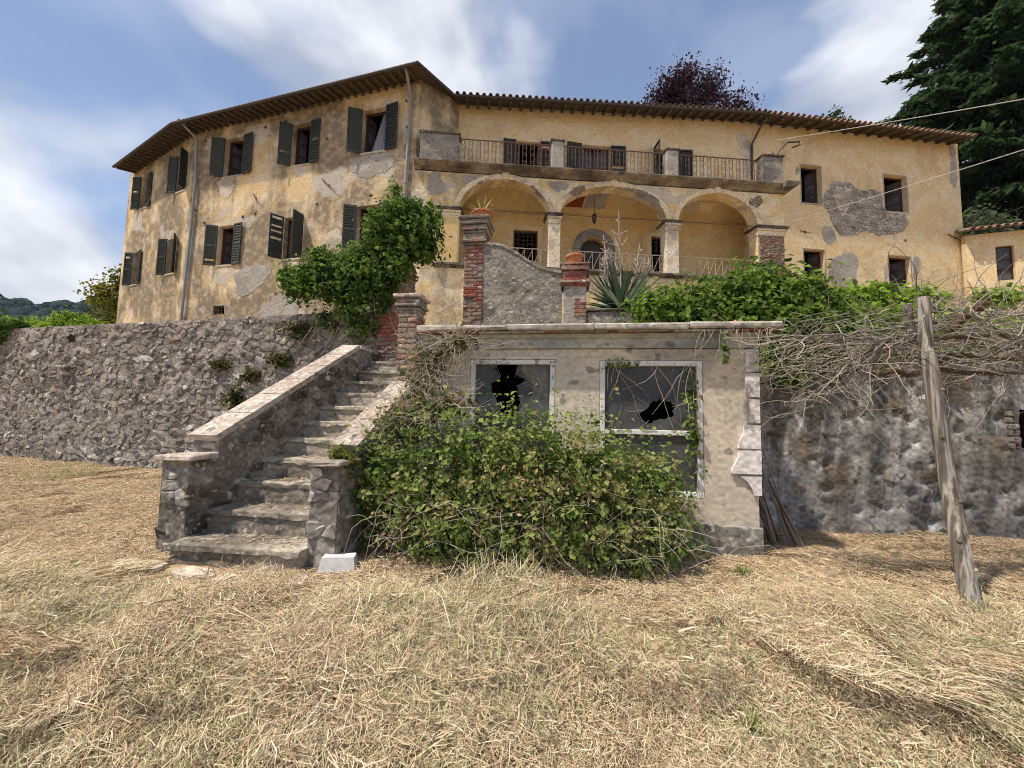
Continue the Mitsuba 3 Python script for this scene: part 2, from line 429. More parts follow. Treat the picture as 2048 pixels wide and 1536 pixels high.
MB().add(np.stack([X, Y, Z], -1).reshape(-1, 3), grid_faces(len(gx), len(gy))).out('ground', 'soil', True)
tag('ground', 'sloping lawn of mown dry grass', kind='structure')

T = Fr((-5.879, 6.742), -14.3)           # the rubble retaining wall on the left
S = Fr((1.989, 3.160), -8.7)             # front of the garden shed
K = Fr((3.05, 3.92), -6.0)               # plastered terrace wall on the right
ST_O, ST_D, ST_T = np.array([-2.27, 2.80, 0]), np.array([.1241, .9923, 0]), np.array([.9923, -.1241, 0])
def st(s, t, z=0): return ST_O + ST_D * s + ST_T * t + [0, 0, z]


class StairFr(Fr):
    """frames square to the garden stairs: 'front' faces the foot of the flight, 'right'/'left' look across it"""
    def __init__(s, face, off):
        if face == 'front': s.u, s.n, s.P = ST_T, -ST_D, ST_O + ST_D * off          # u = t
        if face == 'right': s.u, s.n, s.P = ST_D, ST_T, ST_O + ST_T * off           # u = s, looks to +t
        if face == 'left': s.u, s.n, s.P = -ST_D, -ST_T, ST_O + ST_T * off          # u = -s
        s.M = np.stack([s.u, [0, 0, 1.], s.n])


# the upper terrace and the rise to the house, behind the walls
def terrace_z(x, y): return np.interp(y, [3, 4.5, 6.5, 9, 13, 18, 60], [1.78, 1.79, 2.1, 2.75, 3.75, 4.3, 7.0]) + np.where(x < -1.6, np.interp(y, [5, 7, 13], [.12, .05, 0]), 0) + .04 * np.sin(x * 2.1 + y * 1.3) - np.interp(x, [-16, -11.5], [1.3, 0]) * np.clip((y - 7) / 4, 0, 1)
def sheet(x0, x1, y0, y1, sx, sy, front, name):
    u, v = np.linspace(0, 1, int((x1 - x0) / sx)), np.linspace(0, 1, int((y1 - y0) / sy)) ** 2
    xx = x0 + (x1 - x0) * u[:, None] + 0 * v[None]; yf = front(xx[:, :1]); yy = yf + (y1 - yf) * v[None]
    MB().add(np.stack([xx, yy, terrace_z(xx, yy)], -1).reshape(-1, 3), grid_faces(len(u), len(v))).out(name, 'soil', True)
    tag(name, kind='structure')


sheet(-1.62, 60, 4, 70, .5, .5, lambda x: np.where(x < -1.0, 5.75, np.where(x < 2.05, 4.3, 4.02 - .105 * (x - 3.05))), 'terrace')
sheet(-60, -1.62, 6, 70, .5, .5, lambda x: 6.742 + .3 - .2549 * (x + 5.879), 'upper_ground')
tag('terrace', 'upper terrace of earth between the shed and the villa'); tag('upper_ground', 'rising ground behind the rubble retaining wall')

# far wooded hill, left
hx = np.linspace(-1500, 900, 90); hy = np.linspace(180, 700, 30)
HX, HY = np.meshgrid(hx, hy, indexing='ij')
def hill_z(x, y):
    q = np.stack([x / 90, y / 90, 0 * x], -1)
    return np.interp(y, [180, 300, 700], [18, 74, 60]) * (1 + .18 * (meshkit.fbm(q, 3, 4) - .5)) + np.clip((x + 400) / 100, -1, 3) * 2.5
MB().add(np.stack([HX, HY, hill_z(HX, HY)], -1).reshape(-1, 3), grid_faces(90, 30)).out('hill', 'bark', True)
tag('hill', 'far wooded hillside', kind='structure')
ico = trimesh.creation.icosphere(subdivisions=2)
m = MB(); r = np.random.default_rng(31)
for i in range(1300):
    x, y = r.uniform(-640, -210), r.uniform(205, 330); s = r.uniform(3.2, 6.5) * (1.5 if r.random() < .06 and y > 285 else 1)
    v = ico.vertices * (1 + .7 * (meshkit.fbm(ico.vertices * 2.6 + i * 7.1, 3, 3)[:, None] - .5)) * [s, s, s * r.uniform(.8, 1.25)]
    m.add(v + [x, y, float(hill_z(np.array(x), np.array(y))) + s * .55], ico.faces, np.array([.024, .037, .035]) * r.uniform(.6, 1.35))
m.out('hill_wood', 'dry_blade', True); tag('hill_wood', 'dense dark woodland covering the far hill', 'woodland', kind='stuff')


# ------------------------------------------------------------------ mown dry grass
def grass_patch(n, seed, Lm, lay, heading=None, rad=.42, lift=.05, tone='mown'):
    r = np.random.default_rng(seed)
    a, q = r.uniform(0, 2 * math.pi, n), rad * np.sqrt(r.random(n))
    x, y = q * np.cos(a), q * np.sin(a)
    h = r.uniform(0, 2 * math.pi, n) if heading is None else r.normal(heading, .8, n)
    L = Lm * r.lognormal(-.1, .45, n); el = np.abs(r.normal(0, lay, n)); z0 = r.uniform(-.01, lift, n) * r.random(n)
    w = r.uniform(.0005, .0012, n) * (1 + .3 * (L > Lm)); k = r.normal(0, .38, n)
    pts = []
    for t in (0, .5, 1):
        hh = h + k * t; zz = z0 + L * t * np.sin(el) * (1 - .75 * t) + .004
        pts.append(np.stack([x + L * t * np.cos(hh) * np.cos(el), y + L * t * np.sin(hh) * np.cos(el), zz], -1))
    sd = np.stack([-np.sin(h), np.cos(h), r.normal(0, .6, n)], -1) * w[:, None]
    v = np.stack([pts[0] - sd, pts[0] + sd, pts[1] - sd, pts[1] + sd, pts[2]], 1).reshape(-1, 3)
    i = np.arange(n)[:, None] * 5; f = np.vstack([i + [0, 1, 3], i + [0, 3, 2], i + [2, 3, 4]])
    pal = np.array([(.60, .485, .325), (.68, .59, .425), (.52, .385, .25), (.40, .275, .18), (.44, .41, .25), (.25, .28, .12), (.14, .105, .072)])
    c = pal[r.choice(7, n, p={'mown': [.22, .12, .27, .21, .05, .03, .10], 'laid': [.27, .28, .14, .08, .12, .04, .07], 'olive': [.15, .12, .10, .08, .24, .16, .15], 'green': [.10, .06, .12, .10, .22, .32, .08]}[tone])] * r.uniform(.75, 1.2, (n, 1))
    return mikit.ply(MB().add(v, f).pack(), 'dry_blade', color=np.repeat(c, 5, 0))


MB.pack = lambda s: trimesh.Trimesh(np.vstack(s.v), np.vstack(s.f), process=False)
GP = [('mown', 6200, .034, .36, None), ('mown', 6200, .045, .32, None), ('mown', 5800, .055, .32, None), ('laid', 5200, .08, .22, .5), ('laid', 5200, .085, .28, .4), ('laid', 4800, .12, .28, .7), ('olive', 6000, .055, .5, .6), ('olive', 5600, .075, .42, .5), ('olive', 6400, .04, .55, None), ('green', 5000, .04, .6, None)]
for i, (k, n, L, lay, hd) in enumerate(GP):
    scene[f'grass_kind_{i}'] = {'type': 'shapegroup', 'blades': grass_patch(n, 90 + i, L, lay, hd, lift=.012 if k == 'mown' else .05, tone=k)}
def lay_patch(px, py, g, a):
    global gi
    e = .05; nx, ny = (lawn_z(px + e, py) - lawn_z(px - e, py)) / (2 * e), (lawn_z(px, py + e) - lawn_z(px, py - e)) / (2 * e)
    n = np.array([-nx, -ny, 1.0]); n /= np.linalg.norm(n)
    t = np.array([math.cos(a), math.sin(a), 0]); t -= n * (t @ n); t /= np.linalg.norm(t); b = np.cross(n, t); sc = r.uniform(.9, 1.25)
    Mx = np.eye(4); Mx[:3, 0], Mx[:3, 1], Mx[:3, 2] = t * sc, b * sc, n * sc * r.uniform(.7, 1.25); Mx[:3, 3] = [px, py, float(lawn_z(px, py))]
    gi += 1; scene[f'dry_grass__{gi:03d}'] = {'type': 'instance', 'group': {'type': 'ref', 'id': f'grass_kind_{g}'}, 'to_world': TF(Mx)}


r = np.random.default_rng(12); gi = 0
for x in np.arange(-11.5, 6.0, .40):
    for y in np.arange(1.25, 8.2, .40):
        px, py = x + r.uniform(-.2, .2), y + r.uniform(-.2, .2)
        if abs(px) > 1.42 * py + .6: continue
        tb = 6.742 - .2549 * (px + 5.879) - .12                     # rubble wall line
        if px < -2.2 and py > tb + .1: continue
        if -2.7 < px < -1.0 and py > 3.05: continue
        if px > -1.1 and px < 2.0 and py > 3.5: continue
        if px >= 2.0 and py > 4.15: continue
        laid = meshkit.fbm(np.array([px * .7, py * .9, 3.0]), 3, 5) + .25 * (2.35 - py)
        if px < -2.7: laid += .16
        if any(math.hypot((px - a_) / 1.0, (py - b_) / .7) < .36 for a_, b_ in ((-2.42, 2.66), (-2.05, 2.6), (-1.74, 2.53))) and r.random() < .75: continue
        g = r.integers(3, 6) if laid > .5 and (py < 2.3 or px < -2.8) else r.integers(0, 3)
        if py < 2.15 + .25 * math.sin(px * 2.3) + r.normal(0, .12): g = r.integers(6, 9)
        if meshkit.noise(np.array([px * 1.6 + 9, py * 2.2, 1.5]), 3) > .80 - .12 * (px < -1.5): g = 9
        lay_patch(px, py, g, (r.normal(.15 if px < 0 else -.35, .5) if g >= 3 else r.uniform(0, 6.28)) if not (g >= 3 and py < 2.1 and r.random() < .4) else r.normal(-1.5, .5))
        if g >= 3: lay_patch(px + .1, py - .1, int(r.integers(0, 3)), r.uniform(0, 6.28))
tag('dry_grass', 'straw coloured mown grass lying over the whole lawn', 'dry grass', kind='stuff')


# ------------------------------------------------------------------ rubble retaining wall, left
m = MB().box(T, -16, 4.28, -.4, 2.56, -.55, -.004, .03).out('retaining_wall__core', 'mortar')
tag('retaining_wall', 'high rubble stone retaining wall below the shuttered wing', 'retaining wall')
edge = [(-5.3, -.1), (3.96, -.1), (3.96, 2.66)] + [(u, 2.575 + .02 * math.sin(u * 5.3) + .015 * math.sin(u * 13)) for u in np.arange(3.9, -5.3, -.12)]
uu, zz = np.arange(-5.4, 3.99, .035), np.arange(-.1, 2.60, .035); U_, Z_ = np.meshgrid(uu, zz, indexing='ij'); q = np.stack([U_, Z_, 0 * U_], -1)
MB().add(T.map(np.stack([U_, Z_, -.002 + .03 * (meshkit.fbm(q * 3.1, 3, 5) - .5) + .016 * (meshkit.fbm(q * 14, 2, 6) - .5)], -1).reshape(-1, 3)), grid_faces(len(uu), len(zz))).out('retaining_wall__bed', 'mortar', True)
lay_stones('retaining_wall', T, Polygon(edge).buffer(0), .145, .09, .004, 3, STONES, .014, keep=.9)
mm = MB().box(T, -2.86, -2.5, 1.77, 1.82, -.1, .13, .01, .004).out('retaining_wall__ledge', 'step_stone'); tag('retaining_wall__ledge', 'small flat stone ledge jutting from the wall')
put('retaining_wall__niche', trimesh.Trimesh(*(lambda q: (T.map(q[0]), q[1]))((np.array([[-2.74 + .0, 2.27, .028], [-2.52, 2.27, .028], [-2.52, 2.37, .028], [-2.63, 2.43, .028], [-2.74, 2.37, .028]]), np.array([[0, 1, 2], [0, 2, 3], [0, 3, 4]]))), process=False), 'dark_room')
# brick jamb of the gate, at the wall's right end
jb = MB().box(T, 3.96, 4.29, 1.0, 3.42, -.5, .0, .01).out('gate_jamb__core', 'mortar')
tag('gate_jamb', 'tall red brick gate jamb half hidden under the ivy', 'brick pier')
bricks('gate_jamb', T, 3.955, 4.295, 1.75, 3.4, .012, ['brick_red', 'brick_red', 'brick_worn'], .062, .012, 1, .03, .04, 21)
jr = Fr(T.at(4.29, 0, 0)[:2], -14.3 + 90)
bricks('gate_jamb', jr, 0.0, .5, 1.75, 3.4, .012, ['brick_red', 'brick_worn'], .062, .012, 2, .03, .04, 22)

# ------------------------------------------------------------------ garden stairs
tag('garden_stairs', 'weathered stone garden stairs between two sloping parapets', 'stairs')
FR0 = StairFr('front', 0)
r = np.random.default_rng(5)
for i in range(12):
    s0, z1 = .273 * i, .165 * (i + 1) - .015
    # one rough slab per step: a block with a worn, wavy nosing
    nt, ns = 14, 5; tt = np.linspace(-.104, .885, nt); wv = r.normal(0, .008, nt).cumsum(); wv -= np.linspace(wv[0], wv[-1], nt)
    prof = [(-.022 + 0 * tt, z1 - .20 + 0 * tt), (-.006 + wv * .5, z1 - .05 + 0 * tt), (wv - .028, z1 - .04 + r.normal(0, .006, nt)), (wv - .024, z1 - .008 + r.normal(0, .003, nt)), (wv + .0, z1 + r.normal(0, .003, nt)), (.15 + 0 * tt, z1 + r.normal(-.004, .004, nt)), (.30 + 0 * tt, z1 - .004 + 0 * tt)]
    v = np.stack([np.array([st(s0 + 0.012 + a[k], tt[k], b[k]) for k in range(nt)]) for a, b in prof])
    mb = MB().add(v.reshape(-1, 3), grid_faces(len(prof), nt)[:, ::-1])
    for e in (0, nt - 1): mb.add(np.vstack([v[:, e], v[:, e].mean(0)[None]]), np.array([[j, (j + 1) % len(prof), len(prof)] for j in range(len(prof))]))
    mb.out(nm('garden_stairs__step'), 'step_stone', 38)
MB().box(FR0, -.12, .95, -.3, .0, -3.3, -.05).box(FR0, .0, .88, 1.0, 1.935, -4.4, -3.27, .01).out('garden_stairs__landing', 'step_stone')


def parapet(name, t0, t1, sec, mats, key):
    """a sloping wall: its side outline sec (s, z) prismed across t0..t1"""
    fr = StairFr('right', t0)
    MB().prism(fr, Polygon(sec), 0.004, t1 - t0 - .004).out(f'garden_stairs__{name}', mats)


lp = [(.10, -.3), (.10, .70), (.33, .72), (.33, .83), (2.43, 1.925), (3.45, 1.90), (3.45, .2), (2.0, -.3)]
parapet('parapet', -.33, -.10, lp, 'parapet_plaster', 0)
rp = [(.08, -.3), (.08, .70), (.33, .71), (.33, .79), (1.38, 1.36), (1.62, 1.40), (3.3, 1.40), (3.3, .2), (2.0, -.3)]
parapet('parapet_001', .875, 1.085, rp, 'parapet_plaster', 0)


def coping(t0, t1, pts, n, mat, lift=.0):
    """coping slabs laid end to end along the slope"""
    P = np.array(pts, float); seg = np.linalg.norm(np.diff(P, axis=0), axis=1); cum = np.concatenate([[0], np.cumsum(seg)]); cuts = np.linspace(0, cum[-1], n + 1)
    at = lambda d: np.array([np.interp(d, cum, P[:, 0]), np.interp(d, cum, P[:, 1])])
    for a, b in zip(cuts[:-1], cuts[1:]):
        p, q = at(a + .006), at(b - .006); e = (q - p) / np.linalg.norm(q - p); nn = np.array([-e[1], e[0]]); th = .048
        cor = [(p - nn * .004), (q - nn * .004), (q + nn * th), (p + nn * th)]
        MB().prism(StairFr('right', t0), Polygon(cor), rng.uniform(-.006, .004), t1 - t0 + rng.uniform(-.004, .006)).out(nm('garden_stairs__coping'), mat)


coping(-.342, -.092, [(.31, .83), (2.43, 1.93)], 6, 'coping_stone')
coping(-.35, -.09, [(2.44, 1.93), (3.44, 1.905)], 2, 'coping_stone')
coping(.868, 1.094, [(.31, .79), (1.38, 1.365)], 3, 'coping_stone')
MB().box(StairFr('front', .08), -.36, -.075, .70, .735, -.24, .025, .012, .004).out(nm('garden_stairs__coping'), 'coping_stone')
MB().box(StairFr('front', .06), .86, 1.10, .70, .74, -.26, .015, .015, .006).out(nm('garden_stairs__coping'), 'step_stone')
lay_stones('garden_stairs__parapet', StairFr('front', .10), Polygon([(-.335, -.1), (-.095, -.1), (-.095, .7), (-.335, .7)]), .12, .075, .003, 41, ['stone_grey', 'stone_pale', 'dark_stone', 'stone_grey'], .012, keep=.55)
ins = Polygon([(.09, -.05), (.09, .68), (.34, .71), (.34, .82), (2.43, 1.91), (3.4, 1.88), (3.4, 1.5)])
lay_stones('garden_stairs__parapet', StairFr('right', -.10), ins, .14, .085, .004, 42, ['dark_stone', 'dark_stone', 'dark_stone', 'stone_grey'], .009, 200, keep=.5)
lay_stones('garden_stairs__parapet_001', StairFr('front', .08), Polygon([(.87, -.1), (1.09, -.1), (1.09, .7), (.87, .7)]), .11, .075, .003, 43, ['stone_grey', 'stone_warm', 'stone_pale'], .012, keep=.55)
lay_stones('garden_stairs__parapet_001', StairFr('right', 1.085), Polygon([(.08, -.1), (.08, .68), (.33, .70), (.33, .77), (1.38, 1.34), (1.6, 1.36), (1.6, -.1)]), .14, .09, .004, 44, ['stone_grey', 'stone_warm'], .012, 120, keep=.5)

# gate pier of thin bricks at the head of the right parapet
tag('gate_pier', 'capped gate pier of thin worn bricks behind the right stair parapet', 'brick pier')
pf = StairFr('front', 1.40)
MB().box(pf, .885, 1.085, 1.1, 2.2, -.215, -.01, .008).out('gate_pier__core', 'mortar')
PM = ['brick_grey', 'brick_worn', 'brick_grey', 'brick_worn', 'brick_red']
bricks('gate_pier', pf, .878, 1.092, 1.36, 2.17, .004, PM, .056, .010, 1, .03, .03, 31)
bricks('gate_pier', StairFr('right', 1.092), 1.397, 1.622, 1.40, 2.17, .004, PM, .056, .010, 1, .03, .03, 32)
for a, b, o in ((2.165, 2.205, .012), (2.205, 2.245, .03), (2.245, 2.30, .018), (2.30, 2.345, .05)):
    MB().box(pf, .878 - o, 1.092 + o, a, b - .004, -.222 - o, o, .01, .003).out(nm('gate_pier__cap'), 'brick_grey' if o < .04 else 'coping_stone')

# white block beside the stair foot, flat stones in the grass
m = MB(); q = np.array([(-1.255, 2.66, -.02), (-1.03, 2.70, -.02), (-1.05, 2.81, -.02), (-1.27, 2.77, -.02), (-1.235, 2.69, .105), (-1.05, 2.722, .10), (-1.065, 2.79, .10), (-1.245, 2.76, .105)])
hb = trimesh.convex.convex_hull(np.vstack([q + np.array(d) * .008 for d in _o])); put('white_block', hb, 'white_plastic', 30)
tag('white_block', 'small white plastic block lying at the foot of the stairs', 'block')
for i, (x, y, a, b, rot, lb) in enumerate(((-2.42, 2.66, .20, .085, -.2, 'large flat pale stone leftmost in the grass before the stairs'), (-2.05, 2.60, .17, .07, -.3, 'second flat stone from the left in the grass before the stairs'), (-1.74, 2.53, .13, .055, -.15, 'third flat stone from the left before the bottom step'), (-1.27, 2.56, .05, .1, .2, 'narrow pinkish flat stone rightmost of those before the stairs'))):
    g = affinity.rotate(affinity.scale(ragged([(-1, -1), (1, -.8), (.8, 1), (-.9, .9)], .16, .3, i), a, b), rot, use_radians=True)
    v, f = trimesh.creation.extrude_polygon(g, .035, engine='earcut').vertices, trimesh.creation.extrude_polygon(g, .035, engine='earcut').faces
    k = nm('flat_stone'); put(k, trimesh.Trimesh(np.asarray(v) + [x, y, float(lawn_z(x, y)) + .004], f, process=False), 'pier_stone' if i < 3 else 'coping_stone')
    tag(k, lb, 'stone', 'flat stones in the grass before the stairs')

# ------------------------------------------------------------------ garden shed
tag('garden_shed', 'low flat roofed garden shed with broken white framed windows', 'shed')
wp = sbox(-2.85, -.1, -.004, 1.672).difference(sbox(-2.40, .5, -1.63, 1.585)).difference(sbox(-1.25, .44, -.41, 1.575))
MB().prism(S, wp, -.13, 0).out('garden_shed__wall', 'shed_plaster')
side = Fr(S.at(0, 0, 0)[:2], -8.7 + 90)
MB().box(side, -.0 + .002, 1.05, -.1, 1.67, -.13, -.004, .006).out('garden_shed__wall_001', 'shed_plaster')
MB().box(S, -2.85, -2.72, -.1, 1.67, -.95, -.135, .006).out('garden_shed__wall_002', 'shed_plaster')
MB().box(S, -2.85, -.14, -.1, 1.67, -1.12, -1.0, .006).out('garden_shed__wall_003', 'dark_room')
MB().box(S, -2.85, .04, 1.70, 1.785, -1.2, -.14, .006).out('garden_shed__roof', 'cement')
MB().box(S, -2.9, -.46, -.11, .235, .001, .03, .02).box(S, -.56, .012, -.15, .245, .002, .035, .02).out('garden_shed__plinth', 'lichen_plaster')
sweep(S, [(-.2, 1.676), (.022, 1.676), (.03, 1.70), (.03, 1.755), (.05, 1.765), (.065, 1.795), (-.2, 1.795)], -2.87, .03).out('garden_shed__frieze', 'frieze_plaster')
labels['garden_shed__frieze'] = {'label': 'pale moulded frieze under the roof slab'}
r = np.random.default_rng(77)
cut = [-2.86, -2.31, -1.72, -1.18, -.66, -.2, .13]
for a, b in zip(cut[:-1], cut[1:]):
    MB().box(S, a + .003, b - .002, 1.798, 1.812, -.9, .125, .005, .002).out(nm('garden_shed__roof_tile'), ['brick_red', 'brick_worn', 'coping_stone'][r.integers(3)])
cut = [-2.87, -2.05, -1.3, -.55, .145]
for a, b in zip(cut[:-1], cut[1:]):
    MB().box(S, a + .002, b - .002, 1.815, 1.866 + r.uniform(-.003, .004), -.9, .15 + r.uniform(-.01, .012), .012, .004).out(nm('garden_shed__cornice_slab'), 'slab_stone')
# windows
def frame(key, fr, u0, u1, z0, z1, w0, w1, t, mat, bars=()):
    m = MB().box(fr, u0, u0 + t, z0, z1, w0, w1, .005).box(fr, u1 - t, u1, z0, z1, w0, w1, .005).box(fr, u0 + t, u1 - t, z1 - t, z1, w0, w1 - .002, .005).box(fr, u0 + t, u1 - t, z0, z0 + t, w0, w1 - .002, .005)
    for z in bars: m.box(fr, u0 + t, u1 - t, z - t * .45, z + t * .45, w0, w1 - .003, .005)
    return m.out(key, mat)


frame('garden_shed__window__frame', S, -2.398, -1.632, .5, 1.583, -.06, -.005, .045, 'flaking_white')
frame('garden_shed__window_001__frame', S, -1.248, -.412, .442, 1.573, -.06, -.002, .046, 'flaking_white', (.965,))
for t in (-1.72, ): MB().box(S, -2.41, -1.62, 1.585, 1.60, -.02, .006, .004).out(nm('garden_shed__window__lintel'), 'flaking_white')


def pane(key, fr, outer, hole, w, mat='dusty_glass'):
    if hole is not None: hole = Polygon(np.array(hole.segmentize(.03).exterior.coords)[:-1] + np.random.default_rng(len(key)).normal(0, .007, (len(hole.segmentize(.03).exterior.coords) - 1, 2))).buffer(0)
    g = outer.difference(hole) if hole is not None else outer
    m = MB()
    for q in getattr(g, 'geoms', [g]):
        t = trimesh.creation.extrude_polygon(q, .004, engine='earcut'); v, f = np.asarray(t.vertices), np.asarray(t.faces)
        top = (v[f][:, :, 2] > .003).all(1); m.add(fr.map(v * [1, 1, 0] + [0, 0, w]), f[top])
    m.out(key, mat)


pane('garden_shed__window__pane', S, sbox(-2.355, .545, -1.675, 1.538), Polygon([(-2.15, 1.54), (-2.20, 1.49), (-2.12, 1.42), (-2.21, 1.36), (-2.17, 1.25), (-2.12, 1.12), (-2.05, 1.04), (-1.98, 1.08), (-1.93, 1.2), (-1.97, 1.33), (-1.90, 1.40), (-1.99, 1.45), (-1.96, 1.54)]), -.03)
pane('garden_shed__window_001__pane', S, sbox(-1.202, .988, -.458, 1.527), Polygon([(-.93, 1.11), (-.86, 1.16), (-.80, 1.24), (-.765, 1.225), (-.76, 1.255), (-.74, 1.225), (-.67, 1.23), (-.625, 1.19), (-.64, 1.12), (-.70, 1.08), (-.80, 1.06), (-.86, 1.04), (-.90, 1.07)]), -.03)
pane('garden_shed__window_001__pane_001', S, sbox(-1.202, .488, -.458, .942), None, -.03)
for i, q in enumerate([[(-.092, 1.662), (.012, 1.665), (.012, 1.478), (-.09, 1.475)], [(-.1, 1.465), (.012, 1.47), (.012, 1.268), (-.085, 1.275), (-.095, 1.31)], [(-.072, 1.258), (.012, 1.26), (.012, 1.062), (-.09, 1.065), (-.065, 1.12)], [(-.112, 1.05), (.012, 1.052), (.012, .855), (-.162, .858), (-.15, .92), (-.12, .98)], [(-.158, .845), (.012, .85), (.012, .657), (-.218, .655), (-.2, .72), (-.165, .78)], [(-.165, .645), (.012, .648), (.012, .49), (-.05, .488), (-.065, .545), (-.1, .6)]]):
    MB().prism(S, Polygon(q).buffer(-.003), .003, .03 + .004 * math.sin(i * 2.1)).out(nm('garden_shed__cladding_slab'), 'cladding_stone')

r = np.random.default_rng(55)
for key, fr_c, rad in (('garden_shed__window__cracks', (-2.06, 1.28), .22), ('garden_shed__window_001__cracks', (-.76, 1.15), .16)):
    m = MB()
    for a in np.linspace(.3, 6.3, 9):
        a += r.normal(0, .2); p = [np.array(fr_c) + np.array([math.cos(a), math.sin(a)]) * rad * t + r.normal(0, .006, 2) for t in (.75, 1.1, 1.5, 1.5 + r.random() * .5)]
        p = [np.clip(q_, [-2.35 if fr_c[0] < -2 else -1.2, .99], [-1.68 if fr_c[0] < -2 else -.46, 1.52]) for q_ in p]
        m.tube([S.at(q_[0], q_[1], -.027) for q_ in p], [.0012, .001, .0008, .0006], 4, cap=False)
    m.out(key, 'cable_pale'); tag(key, kind='stuff')
uu, zz = np.linspace(-1.99, -1.69, 22), np.linspace(1.12, 1.54, 14); UU, ZZ = np.meshgrid(uu, zz, indexing='ij')
MB().add(S.map(np.stack([-1.69 + (UU + 1.69) * (.62 + .34 * np.sin(ZZ * 17 + 1) * .6 + .25 * (1.54 - ZZ)), ZZ - .05 * np.sin(UU * 31) * (ZZ < 1.3), -.10 + .022 * np.sin(UU * 55 + ZZ * 6)], -1).reshape(-1, 3)), grid_faces(22, 14)).out('torn_cloth', 'cream_plaster', True); tag('torn_cloth', 'torn pale cloth hanging inside the broken left shed window', 'cloth')
# broken roof tile lying on the slab
th = np.linspace(.15, 2.9, 10)
for k, (x, y, z, rot, L, rad, lb) in enumerate(((1.62, 3.35, 1.80, .15, .30, .075, 'long broken clay roof tile lying on the shed roof below the vines'), (1.90, 3.36, 1.83, -.6, .13, .07, 'short broken clay tile tipped up at the right of the longer one'))):
    ring = np.stack([0 * th, np.cos(th) * rad, np.sin(th) * rad * .6], -1); ring2 = ring * .86
    pr_ = np.vstack([ring, ring2[::-1]]); v = np.vstack([pr_ + [-L / 2, 0, 0], pr_ * .85 + [L / 2, 0, 0]]); n2 = len(pr_); i0 = np.arange(n2); j0 = (i0 + 1) % n2
    f = np.vstack([np.stack([i0, j0, j0 + n2, i0 + n2], 1)] + [np.stack([np.arange(9) + o, np.arange(9) + 1 + o, n2 - 2 - np.arange(9) + o, n2 - 1 - np.arange(9) + o], 1) for o in (0, n2)])
    c, s_ = math.cos(rot), math.sin(rot); tl = .12 if k == 0 else .5
    v = v @ np.array([[math.cos(tl), 0, math.sin(tl)], [0, 1, 0], [-math.sin(tl), 0, math.cos(tl)]]) @ np.array([[c, s_, 0], [-s_, c, 0], [0, 0, 1]])
    kk = nm('clay_tile'); put(kk, MB().add(v + [x, y, z + .06], f).pack(), 'terracotta', 40); tag(kk, lb, 'roof tile')

# canes and pipes leaning in the corner to the right of the shed
r = np.random.default_rng(15)
for i in range(26):
    a = np.array([2.08 + r.uniform(0, .42), 3.30 + r.uniform(-.04, .36), -.02]); b = np.array([2.03 + r.uniform(0, .06), 3.42 + r.uniform(0, .35), r.uniform(.75, 1.35)])
    MB().tube(np.array([a, (a + b) / 2 + r.normal(0, .012, 3), b]), [.007, .006, .004], 5).out(nm('garden_cane'), ('cane_brown', 'twig_grey', 'cane_brown', 'twig_pale')[i % 4], 60)
    labels[list(scene)[-1]] = {'label': 'thin dry cane in the bundle leaning on the shed corner', 'category': 'cane', 'group': 'canes leaning in the corner by the shed'}
MB().tube([(2.47, 3.50, -.02), (2.13, 3.42, .84)], .009, 8).out('grey_pipe', 'pipe_metal', 60); tag('grey_pipe', 'thin grey metal pipe leaning nearest in front of the canes', 'pipe')
MB().tube([(2.62, 3.66, -.02), (2.16, 3.52, 1.12)], .008, 8).out('grey_pipe_001', 'pipe_metal', 60); tag('grey_pipe_001', 'thin grey metal pipe leaning rightmost beside the cane bundle', 'pipe')

# ------------------------------------------------------------------ plastered terrace wall, right
uu, zz = np.arange(-1.0, 9.0, .028), np.arange(-.3, 1.80, .028); U_, Z_ = np.meshgrid(uu, zz, indexing='ij')
q = np.stack([U_, Z_, 0 * U_], -1)
W_ = .09 * (meshkit.fbm(q * 1.3 + 11, 3, 3) - .5) + .022 * (meshkit.fbm(q * 8, 3, 8) - .5)
r = np.random.default_rng(8)
for _ in range(60):
    u, z, s = r.uniform(-.6, 3.2), r.uniform(.1, 1.75), r.uniform(.02, .055)
    W_ -= .04 * np.exp(-(((U_ - u) / (s * 1.3)) ** 2 + ((Z_ - z) / s) ** 2) ** 1.5)
keep = ~((U_ > 1.83) & (U_ < 2.6) & (Z_ > .86) & (Z_ < 1.24))[:-1, :-1]
MB().add(K.map(np.stack([U_, Z_, W_ - .03], -1).reshape(-1, 3)), grid_faces(len(uu), len(zz), keep)).out('terrace_wall__face', 'terrace_plaster', True)
tag('terrace_wall', 'grey streaked plaster retaining wall right of the shed under the dead vines', 'retaining wall')
MB().box(K, 1.79, 2.64, .82, 1.28, -.55, -.5, .01).box(K, 1.79, 2.64, .82, .855, -.5, -.06, .005).box(K, 1.79, 2.64, 1.25, 1.28, -.5, -.06, .005).out('terrace_wall__niche', 'dark_room')
bricks('terrace_wall', K, 1.74, 1.84, .86, 1.25, -.02, ['brick_grey', 'parapet_plaster'], .062, .012, 1, .06, 0, 61)
MB().box(K, -1.0, 9, 1.78, 1.83, -.45, .015, .02).out('terrace_wall__coping', 'lichen_plaster')

